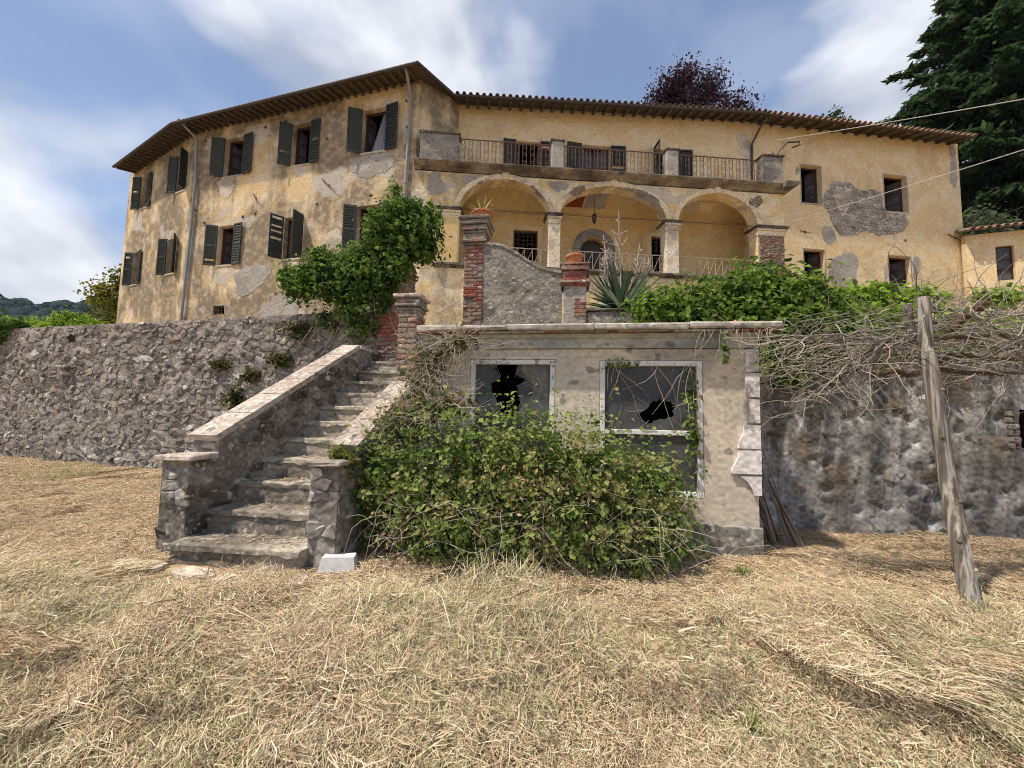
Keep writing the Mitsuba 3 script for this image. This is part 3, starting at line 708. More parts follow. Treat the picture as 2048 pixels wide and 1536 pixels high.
# ------------------------------------------------------------------ curved wing wall of the upper steps, with its piers
V = Fr((-.863, 6.5), -8.0)
tag('wing_wall', 'curved grey plaster wing wall with a tall brick pier at its left end', 'wall')
crv = [(.30, 3.93), (.40, 3.945), (.52, 3.94), (.64, 3.91), (.80, 3.83), (.95, 3.73), (1.10, 3.62), (1.25, 3.53), (1.45, 3.45), (1.66, 3.41)]
MB().prism(V, Polygon([(.30, 1.8), (1.66, 1.8)] + crv[::-1]), -.30, 0).out('wing_wall__panel', 'lichen_plaster')
for a, b in zip(crv[:-1], crv[1:]):
    MB().prism(V, Polygon([a, b, (b[0] + .004, b[1] + .045), (a[0] + .002, a[1] + .045)]), -.32, .022 + rng.uniform(-.008, .008)).out(nm('wing_wall__coping'), 'mortar')
MB().box(V, .004, .33, 1.8, 3.95, -.36, .008, .01).out('wing_wall__core', 'mortar')
PB = ['brick_red', 'brick_red', 'brick_worn', 'brick_red']
bricks('wing_wall', V, 0, .335, 2.4, 3.94, .022, PB, .064, .012, 2, .03, .10, 51)
vr = Fr(V.at(.335, 0, 0)[:2], -8 + 90)
bricks('wing_wall', vr, 0, .36, 3.90, 4.12, .012, PB, .064, .012, 2, .03, .05, 52)
for a, b, o in ((3.945, 3.985, .02), (3.985, 4.03, .05), (4.03, 4.16, .015), (4.16, 4.20, .02), (4.20, 4.30, .045), (4.30, 4.38, .075), (4.38, 4.44, .10)):
    MB().box(V, -o, .335 + o, a, b - .003, -.36 - o, .022 + o, .012, .005).out(nm('wing_wall__cap'), ['brick_grey', 'brick_worn', 'brick_grey'][int(b * 100) % 3])
MB().box(V, 1.69, 2.06, 1.8, 3.20, -.34, .02, .01).out('wing_wall__small_pier', 'cement')
for a, b, o in ((3.20, 3.235, .03), (3.235, 3.275, .06), (3.275, 3.45, .01), (3.45, 3.54, .045), (3.54, 3.575, .055)):
    MB().box(V, 1.69 - o, 2.06 + o, a, b - .003, -.34 - o, .02 + o, .01, .004).out(nm('wing_wall__cap'), 'brick_red' if o < .06 else 'brick_worn')
bricks('wing_wall', V, 1.86, 2.055, 2.55, 3.0, .03, ['brick_red', 'brick_worn'], .064, .012, 1, .03, .15, 53)
MB().box(V, 2.07, 3.3, 1.8, 2.78, -.3, .0, .03).out('low_wall__core', 'lichen_plaster'); tag('low_wall', 'low lichen covered wall under the yucca', 'wall')
c_ = [2.07, 2.5, 2.9, 3.32]
for a, b in zip(c_[:-1], c_[1:]): MB().box(V, a + .003, b - .003, 2.783, 2.82, -.33, .03, .012, .004).out(nm('low_wall__coping'), 'lichen_plaster')


def lathe(prof, n=28):
    p = np.array(prof, float); th = np.arange(n) * 2 * math.pi / n
    v = np.stack([p[:, :1] * np.cos(th), p[:, :1] * np.sin(th), np.repeat(p[:, 1:], n, 1)], -1)
    k = len(p); i, j = np.meshgrid(np.arange(k - 1), np.arange(n), indexing='ij'); j2 = (j + 1) % n
    return v.reshape(-1, 3), np.stack([i * n + j, i * n + j2, (i + 1) * n + j2, (i + 1) * n + j], -1).reshape(-1, 4)


def pot(key, pos, R, H, seed):
    r = np.random.default_rng(seed)
    v, f = lathe([(.0, 0), (R * .68, 0), (R * .72, .01), (R * .9, H * .72), (R * .92, H * .74), (R * 1.02, H * .76), (R * 1.06, H * .84), (R * 1.03, H * .97), (R * .97, H), (R * .9, H * .98), (R * .86, H * .85), (0, H * .84)], 36)
    a = np.arctan2(v[:, 1], v[:, 0]); rim = v[:, 2] > H * .75
    v[rim, :2] *= (1 + .035 * np.cos(a[rim] * 14))[:, None]; v[rim, 2] += .01 * np.cos(a[rim] * 14)
    put(f'{key}__body', MB().add(v + pos, f).pack(), 'terracotta', 40)
    w, g = lathe([(R * .88, H * .87), (R * .5, H * .93), (0, H * .95)], 18); put(f'{key}__earth', MB().add(w + pos, g).pack(), 'soil', True)


P1 = V.at(.26, 4.44, -.15); pot('plant_pot', P1, .19, .15, 1); tag('plant_pot', 'old terracotta pot on top of the tall brick pier', 'plant pot')
P2 = V.at(1.875, 3.575, -.14); pot('plant_pot_001', P2, .145, .19, 2); tag('plant_pot_001', 'bright orange terracotta pot on the small pier beside the yucca', 'plant pot')


def blades(key, pos, n, L, w, seed, cols, el=(.2, 1.4), part=True, mat='leaf', base='leaf'):
    r = np.random.default_rng(seed); allm = MB()
    for i in range(n):
        a, e = r.uniform(0, 6.283), r.uniform(*el); l = L * r.uniform(.7, 1.1); k = 6
        t = np.linspace(0, 1, k); d = np.array([math.cos(a), math.sin(a), 0]); sd = np.array([-math.sin(a), math.cos(a), 0]); dr_ = r.uniform(.15, .5) * (1.4 - e) * .6
        p = np.array(pos) + d * (t * math.cos(e) * l)[:, None] + np.array([0, 0, 1]) * ((t * math.sin(e) - dr_ * t ** 2.2) * l)[:, None]
        ww = w * np.array([.5, .9, 1, .85, .5, .04]); nn = np.cross(d * math.cos(e) + np.array([0, 0, math.sin(e)]), sd)
        v = np.concatenate([p - sd * ww[:, None], p + nn * (-.35 * ww)[:, None], p + sd * ww[:, None]]); ii = np.arange(k - 1)
        f = np.vstack([np.stack([ii + o, ii + 1 + o, ii + 1 + o + k, ii + o + k], 1) for o in (0, k)])
        c = np.array(cols[r.integers(len(cols))]) * r.uniform(.8, 1.2)
        if part: MB().add(v, f, c).out(piece(key, base), mat, True)
        else: allm.add(v, f, c)
    if not part: allm.out(f'{key}__{base}', mat, True)


blades('agave', P1 + [0, 0, .13], 26, .34, .013, 3, [(.26, .27, .10), (.20, .24, .08), (.38, .32, .15)], (.5, 1.4)); tag('agave', 'small spiky agave growing in the pot on the tall brick pier', 'potted plant')
blades('dry_plant', P2 + [0, 0, .17], 40, .15, .012, 4, [(.45, .22, .08), (.38, .16, .06), (.34, .27, .12)], (.1, .9), mat='dry_blade'); tag('dry_plant', 'withered orange plant in the pot on the small pier', 'potted plant')
YP = np.array([1.95, 7.0, 2.98])
blades('yucca', YP, 120, 1.0, .036, 6, [(.030, .06, .032), (.045, .08, .045), (.065, .10, .065), (.14, .18, .12)], (-.25, 1.45))
tag('yucca', 'large dark green yucca with sword leaves and dead flower stalks', 'yucca')
r = np.random.default_rng(9)
for (dx, dy, L) in ((-.28, .1, 1.45), (.0, .0, 1.75), (.45, .1, 1.25), (.75, .15, 1.05), (-.45, .0, 1.0), (.62, -.1, .85)):
    m = MB(); p, rr = twig(r, YP + [dx * .5, dy, .1], (dx * .25, 0, 1), L, .021, .12, 8); m.tube(p, rr, 6)
    for j in range(26):
        t = r.uniform(.4, .98); b = p[int(t * 8)]; a = r.uniform(0, 6.28)
        q, r2 = twig(r, b, (math.cos(a), math.sin(a), r.uniform(.3, 1.1)), L * .24 * (1.25 - t), .010, .4, 4, .08); m.tube(q, r2, 4)
    m.out(nm('yucca__stalk'), 'twig_pale', 60)

# ------------------------------------------------------------------ the villa
A = Fr((-3.811, 14.0), -14.3)      # shuttered front, u < 0
B = Fr((-14.625, 16.757), -25.4)   # its turned left end, u < 0
L = Fr((-3.811, 14.0), 4.2)        # loggia front
Uw = Fr((-2.539, 15.9), 4.2)       # upper wall set back behind the balcony
R = Fr((10.605, 16.865), 6.2)      # right block
tag('villa', 'large ochre yellow villa with peeling plaster, arched loggia and green shutters', 'villa')


def slatted(fr, hinge, side, phi, z0, z1, wd, w0=.035):
    """a louvred shutter opened from its hinge"""
    a = math.radians(phi); P = fr.at(hinge, 0, w0); e = fr.u * side * math.cos(a) + fr.n * math.sin(a)
    f = Fr((0, 0), 0); f.u, f.P = e, np.array([P[0], P[1], 0]); f.n = np.cross(e, [0, 0, 1.]); f.M = np.stack([f.u, [0, 0, 1.], f.n])
    m = MB(); t = .042
    for a_, b_ in ((0, .06), (wd - .06, wd)): m.box(f, a_, b_, z0, z1, -t / 2, t / 2, .006)
    for a_, b_ in ((z0, z0 + .08), (z1 - .07, z1), ((z0 + z1) / 2 - .04, (z0 + z1) / 2 + .04)): m.box(f, .06, wd - .06, a_, b_, -t / 2 + .002, t / 2 - .002, .006)
    for lo, hi in ((z0 + .08, (z0 + z1) / 2 - .04), ((z0 + z1) / 2 + .04, z1 - .07)):
        ns = max(2, round((hi - lo) / .112))
        for z in lo - .012 + (hi - lo) / ns * np.arange(ns):
            if rng.random() < .05: continue
            q = np.array([[x, y, w] for x in (.062, wd - .062) for y, w in ((z, .020), (z + .014, .022), (z + .132, -.020), (z + .118, -.022))])
            m.add(f.map(q), np.array([[0, 1, 5, 4], [1, 2, 6, 5], [2, 3, 7, 6], [3, 0, 4, 7]]))
    return m


def villa_window(fr, u0, u1, z0, z1, shut=None, thick=.34, leaf=(70, 20), surround=False, grille=False, glass=True, sill=True, bare=False):
    k = nm('villa__window'); wd = (u1 - u0) / 2 + .02
    labels.setdefault(k, {})
    if shut:
        for side, h, ph in ((-1, u0, shut[0]), (1, u1, shut[1])):
            if ph is not None: slatted(fr, h, side, ph + rng.uniform(-3, 4), z0 - .03 + rng.uniform(-.012, .012), z1 + .03, wd).out(nm(f'{k}__shutter'), 'shutter_faded' if rng.random() < .4 else 'shutter_paint')
    m = MB(); t = .055
    m.box(fr, u0, u0 + t, z0, z1, -.27, -.20, .006).box(fr, u1 - t, u1, z0, z1, -.27, -.20, .006).box(fr, u0 + t, u1 - t, z1 - t, z1, -.27, -.202, .006).box(fr, u0 + t, u1 - t, z0, z0 + t, -.27, -.202, .006)
    m.out(f'{k}__frame', 'iron' if grille else 'red_frame')
    if grille:
        g = MB(); n = max(2, round((u1 - u0) / .2)); h = max(2, round((z1 - z0) / .2))
        for x in np.linspace(u0 + .04, u1 - .04, n + 1): g.box(fr, x - .011, x + .011, z0, z1, -.075, -.053, .003)
        for z in np.linspace(z0 + .05, z1 - .05, h + 1): g.box(fr, u0, u1, z - .009, z + .009, -.098, -.078, .003)
        g.out(f'{k}__grille', 'rusty_iron')
    elif not bare:
        for side, h, ph in ((1, u0 + t, leaf[0]), (-1, u1 - t, leaf[1])):      # casement leaves, opened inwards
            if ph is None: continue
            a = math.radians(ph); P = fr.at(h, 0, -.235); e = fr.u * side * math.cos(a) - fr.n * math.sin(a)
            f = Fr((0, 0), 0); f.u, f.P = e, np.array([P[0], P[1], 0]); f.n = np.cross(e, [0, 0, 1.]); f.M = np.stack([f.u, [0, 0, 1.], f.n]); w2 = (u1 - u0) / 2 - t - .01
            c = MB().box(f, 0, .05, z0 + t, z1 - t, -.02, .02, .005).box(f, w2 - .05, w2, z0 + t, z1 - t, -.02, .02, .005)
            for z in np.linspace(z0 + t + .03, z1 - t - .03, 4): c.box(f, .05, w2 - .05, z - .028, z + .028, -.018, .018, .005)
            c.out(nm(f'{k}__casement'), 'red_frame')
            put(nm(f'{k}__pane'), (f.map([[.05, z0 + t, 0], [w2 - .05, z0 + t, 0], [w2 - .05, z1 - t, 0], [.05, z1 - t, 0]]), np.array([[0, 1, 2], [0, 2, 3]])), 'dusty_glass')
    if surround:
        m = MB()
        for a_, b_, c_, d_ in ((u0 - .05, u0 - .002, z0 - .02, z1 + .05), (u1 + .002, u1 + .06, z0 - .02, z1 + .05), (u0 - .002, u1 + .002, z1 + .002, z1 + .048)): m.box(fr, a_, b_, c_, d_, -.1, .014, .004)
        m.out(f'{k}__surround', 'cement')
    if sill: MB().box(fr, u0 - .06, u1 + .06, z0 - .07, z0 - .002, -.34, .035, .01, .004).out(f'{k}__sill', 'shed_plaster')
    # the dark room behind
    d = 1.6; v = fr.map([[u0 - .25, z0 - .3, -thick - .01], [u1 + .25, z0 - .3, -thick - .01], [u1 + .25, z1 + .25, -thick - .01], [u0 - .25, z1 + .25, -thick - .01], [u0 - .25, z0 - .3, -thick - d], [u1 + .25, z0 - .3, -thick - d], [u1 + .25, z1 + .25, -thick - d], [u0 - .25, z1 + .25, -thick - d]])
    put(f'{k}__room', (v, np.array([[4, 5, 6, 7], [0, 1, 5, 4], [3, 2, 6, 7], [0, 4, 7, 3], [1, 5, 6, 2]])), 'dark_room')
    if not labels[k]: labels.pop(k)
    return k


def wall(key, fr, outer, holes, thick, mat):
    g = Polygon(outer) if not hasattr(outer, 'area') else outer
    for h in holes: g = g.difference(sbox(*h) if not hasattr(h, 'area') else h)
    return MB().prism(fr, g, -thick, 0).out(key, mat)


a_top = 13.72
WA = [(-9.25, 11.08, -8.22, 12.80, (25, 5)), (-5.70, 11.08, -4.79, 12.86, (30, 2)), (-2.37, 11.12, -1.33, 12.89, (25, 5)), (-9.27, 7.12, -8.38, 8.85, (25, 4)), (-5.82, 7.13, -4.88, 8.86, (60, 92)), (-2.40, 7.11, -1.45, 8.97, (24, 5))]
BASE = (-9.22, 4.98, -8.60, 5.36)
wall('villa__wall', A, [(-11.18, 3.2), (0, 3.2), (0, a_top), (-11.18, a_top)], [w[:4] for w in WA] + [BASE], .34, 'plaster_west')
for j_, (u, z, w, h) in enumerate(((-8.9, 11.0, .22, .55), (-5.25, 11.0, .36, .50), (-8.8, 7.05, .30, .42), (-5.3, 7.05, .26, .38), (-4.95, 11.0, .10, .7), (-9.15, 7.0, .08, .6))):
    patch_later = globals().setdefault('DRIPS', []); patch_later.append((u, z, w, h, j_))
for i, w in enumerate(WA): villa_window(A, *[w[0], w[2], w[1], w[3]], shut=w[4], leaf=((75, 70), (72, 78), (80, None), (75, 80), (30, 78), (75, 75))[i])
villa_window(A, BASE[0], BASE[2], BASE[1], BASE[3], grille=True, surround=True, sill=False)
WB = [(-4.50, 10.78, -3.76, 12.40, (25, 8)), (-1.09, 10.86, -.30, 12.54, (25, 55)), (-4.68, 6.95, -4.03, 8.56, (25, 6)), (-1.42, 7.05, -.66, 8.68, (25, 30))]
wall('villa__wall_001', B, [(-5.80, 3.2), (-.004, 3.2), (-.004, a_top), (-5.80, a_top - .45)], [w[:4] for w in WB], .34, 'plaster_west')
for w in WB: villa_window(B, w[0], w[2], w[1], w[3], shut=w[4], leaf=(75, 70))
e1 = B.at(-5.80, 0, 0); BE = Fr(e1[:2], -25.4 - 78)
MB().box(BE, -9.0, .0, 3.2, 13.6, -.3, -.004, .004).out('villa__wall_002', 'plaster_west')
# the return of the shuttered wing above the balcony
p0, p1 = A.at(0, 0), Uw.at(0, 0); dd = p1 - p0; RT = Fr(p0[:2], math.degrees(math.atan2(dd[1], dd[0])))
ln = float(np.linalg.norm(dd)); MB().prism(RT, Polygon([(.004, 10.2), (ln, 10.2), (ln, 14.45), (.004, 13.76)]), -.3, -.003).out('villa__wall_003', 'plaster_west')
# upper wall behind the balcony (goes on down as the back wall of the loggia) and its doors
DO = [(2.50, 10.42, 3.56, 12.90), (5.38, 10.42, 6.68, 12.94), (8.64, 10.42, 9.80, 12.98)]
wall('villa__wall_004', Uw, [(0, 10.2), (13.18, 10.2), (13.18, 14.62), (0, 14.42)], DO, .34, 'plaster_upper')
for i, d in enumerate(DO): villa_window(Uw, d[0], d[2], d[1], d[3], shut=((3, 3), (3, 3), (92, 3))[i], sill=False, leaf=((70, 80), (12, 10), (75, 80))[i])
# right block
WR = [(2.47, 11.0, 3.47, 12.80), (6.75, 10.94, 7.95, 12.73), (2.48, 7.2, 3.50, 8.82), (6.80, 7.3, 7.92, 8.79)]
wall('villa__wall_005', R, [(0, 3.5), (10.9, 3.5), (10.9, 14.66), (0, 14.62)], WR, .34, 'plaster_upper')
for w in WR: villa_window(R, w[0], w[2], w[1], w[3], surround=True, leaf=(None, 62))
re = Fr(R.at(10.9, 0)[:2], 6.2 + 90); MB().box(re, .002, 8, 3.5, 14.6, -.3, -.004, .004).out('villa__wall_006', 'plaster_upper')


# plaster patches, the exposed rubble, wall ties
def patch(fr, pts, mat, seed, proud=.012, amp=.07):
    MB().prism(fr, ragged(pts, amp, .07, seed), -.02, proud).out(nm('villa__plaster_patch'), mat)


patch(A, [(-9.56, 10.95), (-8.61, 11.0), (-8.62, 10.5), (-8.84, 10.08), (-9.2, 10.1), (-9.4, 10.5)], 'shed_plaster', 1)
patch(A, [(-2.95, 11.05), (-.98, 11.02), (-.9, 10.5), (-1.2, 10.25), (-1.95, 10.08), (-2.4, 10.15), (-2.9, 10.6)], 'cement', 2)
patch(A, [(-8.3, 6.75), (-7.4, 7.0), (-6.4, 6.95), (-6.28, 6.54), (-6.9, 6.1), (-7.3, 5.78), (-7.9, 5.6), (-8.1, 6.2)], 'cement', 3)
patch(A, [(-6.9, 4.6), (-6.74, 5.1), (-6.2, 5.5), (-5.6, 5.75), (-5.0, 5.66), (-4.8, 4.6)], 'cement', 4)
patch(A, [(-3.9, 7.3), (-3.8, 8.0), (-3.2, 8.3), (-2.9, 7.3)], 'shed_plaster', 6)
patch(A, [(-11.1, 6.6), (-10.9, 9.0), (-10.6, 9.2), (-10.5, 8.0), (-10.7, 6.2)], 'cement', 7)
patch(L, [(.42, 9.9), (.62, 10.06), (.9, 10.05), (1.0, 9.8), (1.24, 9.58), (1.15, 9.36), (.7, 9.17), (.46, 9.3)], 'cement', 8)
patch(R, [(3.43, 9.9), (3.8, 10.02), (4.17, 9.6), (4.0, 9.16), (3.7, 9.1), (3.45, 9.4)], 'cement', 9, .012, .04)
patch(R, [(3.73, 8.32), (4.3, 8.7), (4.75, 8.85), (5.28, 8.6), (5.1, 7.9), (4.95, 7.2), (3.7, 7.1)], 'cement', 10, .012, .04)
patch(R, [(10.38, 14.5), (10.75, 14.55), (10.76, 13.4), (10.72, 12.42), (10.42, 12.4), (10.34, 13.0), (10.5, 13.6)], 'cement', 11)
patch(R, [(8.03, 8.75), (8.35, 8.9), (8.5, 8.6), (8.3, 8.0), (8.03, 7.6)], 'cement', 12)
patch(R, [(6.5, 8.3), (6.68, 8.5), (6.68, 7.4), (6.5, 7.4)], 'cement', 13)
patch(R, [(2.16, 12.6), (2.36, 12.75), (2.36, 12.3), (2.2, 12.3)], 'cement', 14)
patch(Uw, [(12.4, 14.0), (13.17, 14.1), (13.17, 12.0), (12.7, 12.1), (12.9, 12.9)], 'shed_plaster', 15)
for u, z, w, h, j_ in DRIPS: patch(A, [(u - w, z), (u + w, z), (u + w * .8, z - h * .5), (u + w * .2, z - h), (u - w * .3, z - h * .8), (u - w * .8, z - h * .4)], ('cream_plaster', 'shed_plaster')[j_ % 2], 120 + j_, .006, .05)
bare = ragged([(3.6, 11.6), (4.16, 12.2), (4.81, 12.2), (5.35, 11.86), (6.62, 11.95), (6.64, 10.8), (8.05, 10.85), (7.85, 10.06), (6.36, 9.65), (5.81, 9.9), (4.69, 9.5), (4.1, 9.7), (3.9, 10.45), (3.5, 11.0)], .10, .1, 77)
MB().prism(R, bare, -.02, .008).out('villa__bare_wall__bed', 'cement')
labels['villa__bare_wall__bed'] = {'label': 'bare rubble masonry where the plaster has fallen off'}
m = MB()
for a_, v, f, c in stones(bare.buffer(-.03), .26, .105, .008, 71, .03): m.add(R.map(v + [0, 0, .008]), f)
m.out('villa__bare_wall__rubble', 'stone_pale', 30); tag('villa__bare_wall__rubble', kind='stuff')
patch(R, [(4.1, 11.75), (4.6, 12.0), (5.05, 11.8), (4.9, 11.2), (4.6, 10.4), (4.4, 10.5), (4.15, 11.1)], 'shed_plaster', 16, .034)
for fr, u, z, a, l in ((A, -3.75, 9.98, -.75, .95), (A, -7.36, 9.88, -1.0, .5), (A, -10.6, 9.72, -.6, .5), (R, 2.58, 9.6, -.15, .55), (R, 10.4, 9.88, -.4, .8)):
    f = np.array([math.cos(a), math.sin(a)]) * l / 2; MB().tube([fr.at(u - f[0], z - f[1], .03), fr.at(u + f[0], z + f[1], .045)], [.022, .012], 6).box(fr, u - .03, u + .03, z - .05, z + .05, -.02, .05, .01).out(nm('villa__wall_tie'), 'rusty_iron')
r = np.random.default_rng(3)
for fr, lst in ((A, [(-7.12, 12.99), (-7.36, 9.22), (-.5, 12.96), (-10.4, 12.9), (-6.1, 13.1), (-4.0, 12.0), (-4.3, 9.3), (-.42, 11.9), (-10.1, 9.1), (-8.0, 9.15)]), (R, [(7.72, 9.58)])):
    for u, z in lst: MB().box(fr, u - .05, u + .05, z - .045, z + .045, -.02, .05, .02, .01).out(nm('villa__putlog_stub'), 'dark_stone')

# ---- loggia
arches = [(1.70, 5.10), (5.54, 9.72), (10.22, 13.46)]
SP, AP, FL = 8.75, 9.985, 6.60
def arch_poly(a, b, off=0.0, z0=FL):
    c, h = (a + b) / 2, (b - a) / 2 + off; th = np.linspace(0, math.pi, 33)
    return Polygon([(c - h, z0)] + [(c - h * math.cos(t), SP + (AP - SP + off) * math.sin(t)) for t in th] + [(c + h, z0)])
wall('villa__loggia_front', L, [(.004, 3.0), (14.59, 3.0), (14.59, 10.12), (.004, 10.12)], [arch_poly(a, b) for a, b in arches], .50, 'plaster_loggia')
lr = Fr(L.at(14.59, 0)[:2], 4.2 + 90)
MB().prism(lr, Polygon([(.504, 3.0), (2.0, 3.0), (2.0, 10.12), (.504, 10.12)]), -.4, -.004).out('villa__loggia_side', 'plaster_loggia')
for i, (a, b) in enumerate(arches):          # archivolt bands and keystones
    band = arch_poly(a, b, .20, SP).difference(arch_poly(a, b, .0, SP - 1)); MB().prism(L, band, .002, .03).out(nm('villa__archivolt'), 'archivolt_stone')
    c = (a + b) / 2; MB().prism(L, Polygon([(c - .085, AP - .03), (c + .085, AP - .03), (c + .12, AP + .22), (c - .12, AP + .22)]), -.02, .085).out(nm('villa__keystone'), 'archivolt_stone')
for fr, pts, sd in ((L, [(5.75, 9.55), (6.1, 9.85), (6.5, 9.98), (6.45, 9.75), (6.2, 9.5)], 1), (L, [(8.0, 10.0), (8.6, 9.95), (9.2, 9.7), (9.5, 9.45), (9.35, 9.25), (8.9, 9.55), (8.2, 9.88)], 2), (L, [(2.3, 9.72), (2.7, 9.95), (2.9, 9.97), (2.5, 9.75)], 3), (L, [(4.3, 9.88), (4.7, 9.62), (4.95, 9.2), (4.8, 9.25), (4.45, 9.6)], 4), (L, [(13.2, 9.8), (13.55, 10.0), (13.75, 9.85), (13.6, 9.6), (13.3, 9.45), (13.1, 9.65)], 5)):
    g = ragged(pts, .06, .06, sd + 60); k = nm('villa__fallen_plaster'); MB().prism(fr, g, -.01, .034).out(f'{k}__bed', 'mortar'); m = MB()
    for a_, v, f, c in stones(g.buffer(-.01), .16, .065, .006, 80 + sd, .02): m.add(fr.map(v + [0, 0, .034]), f)
    m.out(f'{k}__brick', 'brick_worn', 45); tag(f'{k}__brick', kind='stuff')
patch(L, [(1.75, 9.95), (2.0, 10.08), (3.2, 10.08), (2.6, 9.99), (2.2, 9.8), (1.8, 9.7)], 'cement', 21, .008, .04)
patch(L, [(4.95, 10.05), (5.9, 10.05), (5.85, 9.8), (5.5, 9.6), (5.15, 9.65)], 'cement', 22, .008, .05)
# piers: shafts, capitals, bases
for i, (a, b) in enumerate(((.84, 1.70), (5.10, 5.54), (9.72, 10.22), (13.46, 14.59))):
    k = nm('villa__pier')
    if i == 0: MB().box(L, .86, 1.66, 6.62, 8.38, .002, .035, .01).out(f'{k}__shaft', 'plaster_inner')
    if i == 3:
        MB().box(L, 13.5, 14.56, 6.62, 8.38, .002, .02, .01).out(f'{k}__shaft', 'mortar'); m = MB()
        for a_, v, f, c in stones(sbox(13.52, 6.64, 14.55, 8.36), .22, .075, .008, 91, .03): m.add(L.map(v + [0, 0, .02]), f)
        m.out(f'{k}__brick', 'brick_worn', 45); tag(f'{k}__brick', kind='stuff')
    if i in (1, 2): MB().box(L, a - .004, b + .004, FL, 8.36, -.504, .012, .012).out(f'{k}__shaft', 'pier_stone')
    for z0, z1, o in ((8.36, 8.42, .04), (8.42, 8.56, .02), (8.56, 8.64, .07), (8.64, 8.70, .11), (8.70, 8.745, .14)):
        MB().box(L, a - (o if i else .03), b + o, z0, z1 - .003, -.5 - o, o + .012, .012, .003).out(nm(f'{k}__capital'), ['pier_stone', 'archivolt_stone', 'pier_stone', 'dark_stone', 'dark_stone'][int((z1 - 8.4) * 12) % 5])
MB().box(L, .80, 14.62, 6.43, 6.60, -.50, .11, .015).box(L, .78, 14.64, 6.50, 6.59, .105, .17, .015).out('villa__loggia_sill', 'dark_stone')
MB().box(L, .005, 14.58, 6.40, 6.598, -1.82, -.502, .005).out('villa__loggia_floor', 'cement')
G1, G2, DA = (3.88, 7.57, 4.92, 8.90), (9.92, 7.39, 10.60, 8.95), (6.79, 6.6, 7.93, 8.75)
Lb = Fr(L.at(0, 0, -1.8)[:2], 4.2); g = sbox(.005, 6.4, 14.58, 10.15)
for h in (G1, G2, (6.79, 6.6, 7.93, 8.18)): g = g.difference(sbox(*h))
g = g.difference(affinity.scale(Point(7.36, 8.18).buffer(.57), 1, 1))
MB().prism(Lb, g, -.3, 0).out('villa__loggia_back', 'plaster_inner')
MB().box(L, .005, .3, 6.6, 10.1, -1.8, -.5, .004).out('villa__loggia_side_001', 'plaster_inner')
for h in (G1, G2):
    villa_window(Lb, h[0], h[2], h[1], h[3], grille=True, thick=.3, sill=False)
    m = MB()
    for a_, b_, c_, d_ in ((h[0] - .20, h[0] - .004, h[1] - .02, h[3] + .2), (h[2] + .004, h[2] + .2, h[1] - .02, h[3] + .2), (h[0] - .004, h[2] + .004, h[3] + .004, h[3] + .198)): m.box(Lb, a_, b_, c_, d_, .001, .014, .004)
    m.out(nm('villa__painted_surround'), 'plaster_upper')
th = np.linspace(0, math.pi, 14)
for a_, b_ in zip(th[:-1], th[1:]):           # door arch of wedge stones
    P_ = [(7.36 - rr * math.cos(t), 8.20 + rr * math.sin(t)) for rr, t in ((.58, a_ + .008), (.93, a_ + .008), (.93, b_ - .008), (.58, b_ - .008))]
    MB().prism(Lb, Polygon(P_), -.05, .05 + rng.uniform(0, .012)).out(nm('villa__door__arch_stone'), 'door_stone')
MB().box(Lb, 6.44, 6.785, 6.6, 8.19, -.05, .05, .01).out(nm('villa__door__jamb'), 'door_stone'); MB().box(Lb, 7.935, 8.28, 6.6, 8.19, -.05, .05, .01).out(nm('villa__door__jamb'), 'door_stone')
MB().box(Lb, 6.7, 8.0, 6.55, 8.85, -.36, -.31, .01).out('villa__door__leaf', 'iron')
MB().box(L, .3, 14.5, 9.62, 9.70, -1.797, -1.74, .015).out('villa__loggia_moulding', 'plaster_loggia')
# vaulted ceiling: a shallow curve from the back moulding to the arches
uu = np.linspace(.3, 14.55, 96); ww = np.linspace(-1.79, -.49, 14); UU, WW = np.meshgrid(uu, ww, indexing='ij'); t = (WW + 1.79) / 1.3
cz = 9.72 + .36 * np.sin(np.clip(t * 1.25, 0, 1) * math.pi / 2) ** .8
MB().add(L.map(np.stack([UU, cz, WW], -1).reshape(-1, 3)), grid_faces(96, 14)).out('villa__loggia_vault', 'plaster_inner', True)
def fresco(u0, u1, w0, w1, mat):
    ww = np.linspace(w0, w1, 8); uu = np.linspace(u0, u1, 2); UU, WW = np.meshgrid(uu, ww, indexing='ij'); cz = 9.708 + .36 * np.sin(np.clip((WW + 1.79) / 1.3 * 1.25, 0, 1) * math.pi / 2) ** .8
    MB().add(L.map(np.stack([UU, cz, WW], -1).reshape(-1, 3)), grid_faces(2, 8)).out(nm('villa__ceiling_panel'), mat)
fresco(5.75, 6.75, -1.5, -.9, 'fresco_red'); fresco(6.85, 7.7, -1.5, -.6, 'cement'); fresco(11.0, 12.3, -1.4, -.8, 'plaster_loggia')
for i, (a, b) in enumerate(arches):
    MB().tube([L.at(a, 8.86, -.25), L.at(b, 8.86, -.25)], .014, 6).out(nm('villa__tie_rod'), 'rusty_iron')
    k = nm('villa__loggia_railing'); MB().box(L, a, b, 7.40, 7.43, -.24, -.21, .005).out(f'{k}__top_rail', 'pale_iron'); MB().box(L, a, b, 6.66, 6.69, -.24, -.21, .005).out(f'{k}__bottom_rail', 'pale_iron')
    xs = np.arange(a + .12, b - .05, .30)
    for j, x in enumerate(xs):
        MB().tube([L.at(x, 6.68, -.225), L.at(x, 7.41, -.225)], .010, 5).out(piece(k, 'bar'), 'pale_iron')
        if x + .3 < b: MB().tube([L.at(x, 6.69, -.225), L.at(x + .28, 7.36, -.225)], .008, 5).out(piece(k, 'brace'), 'pale_iron')
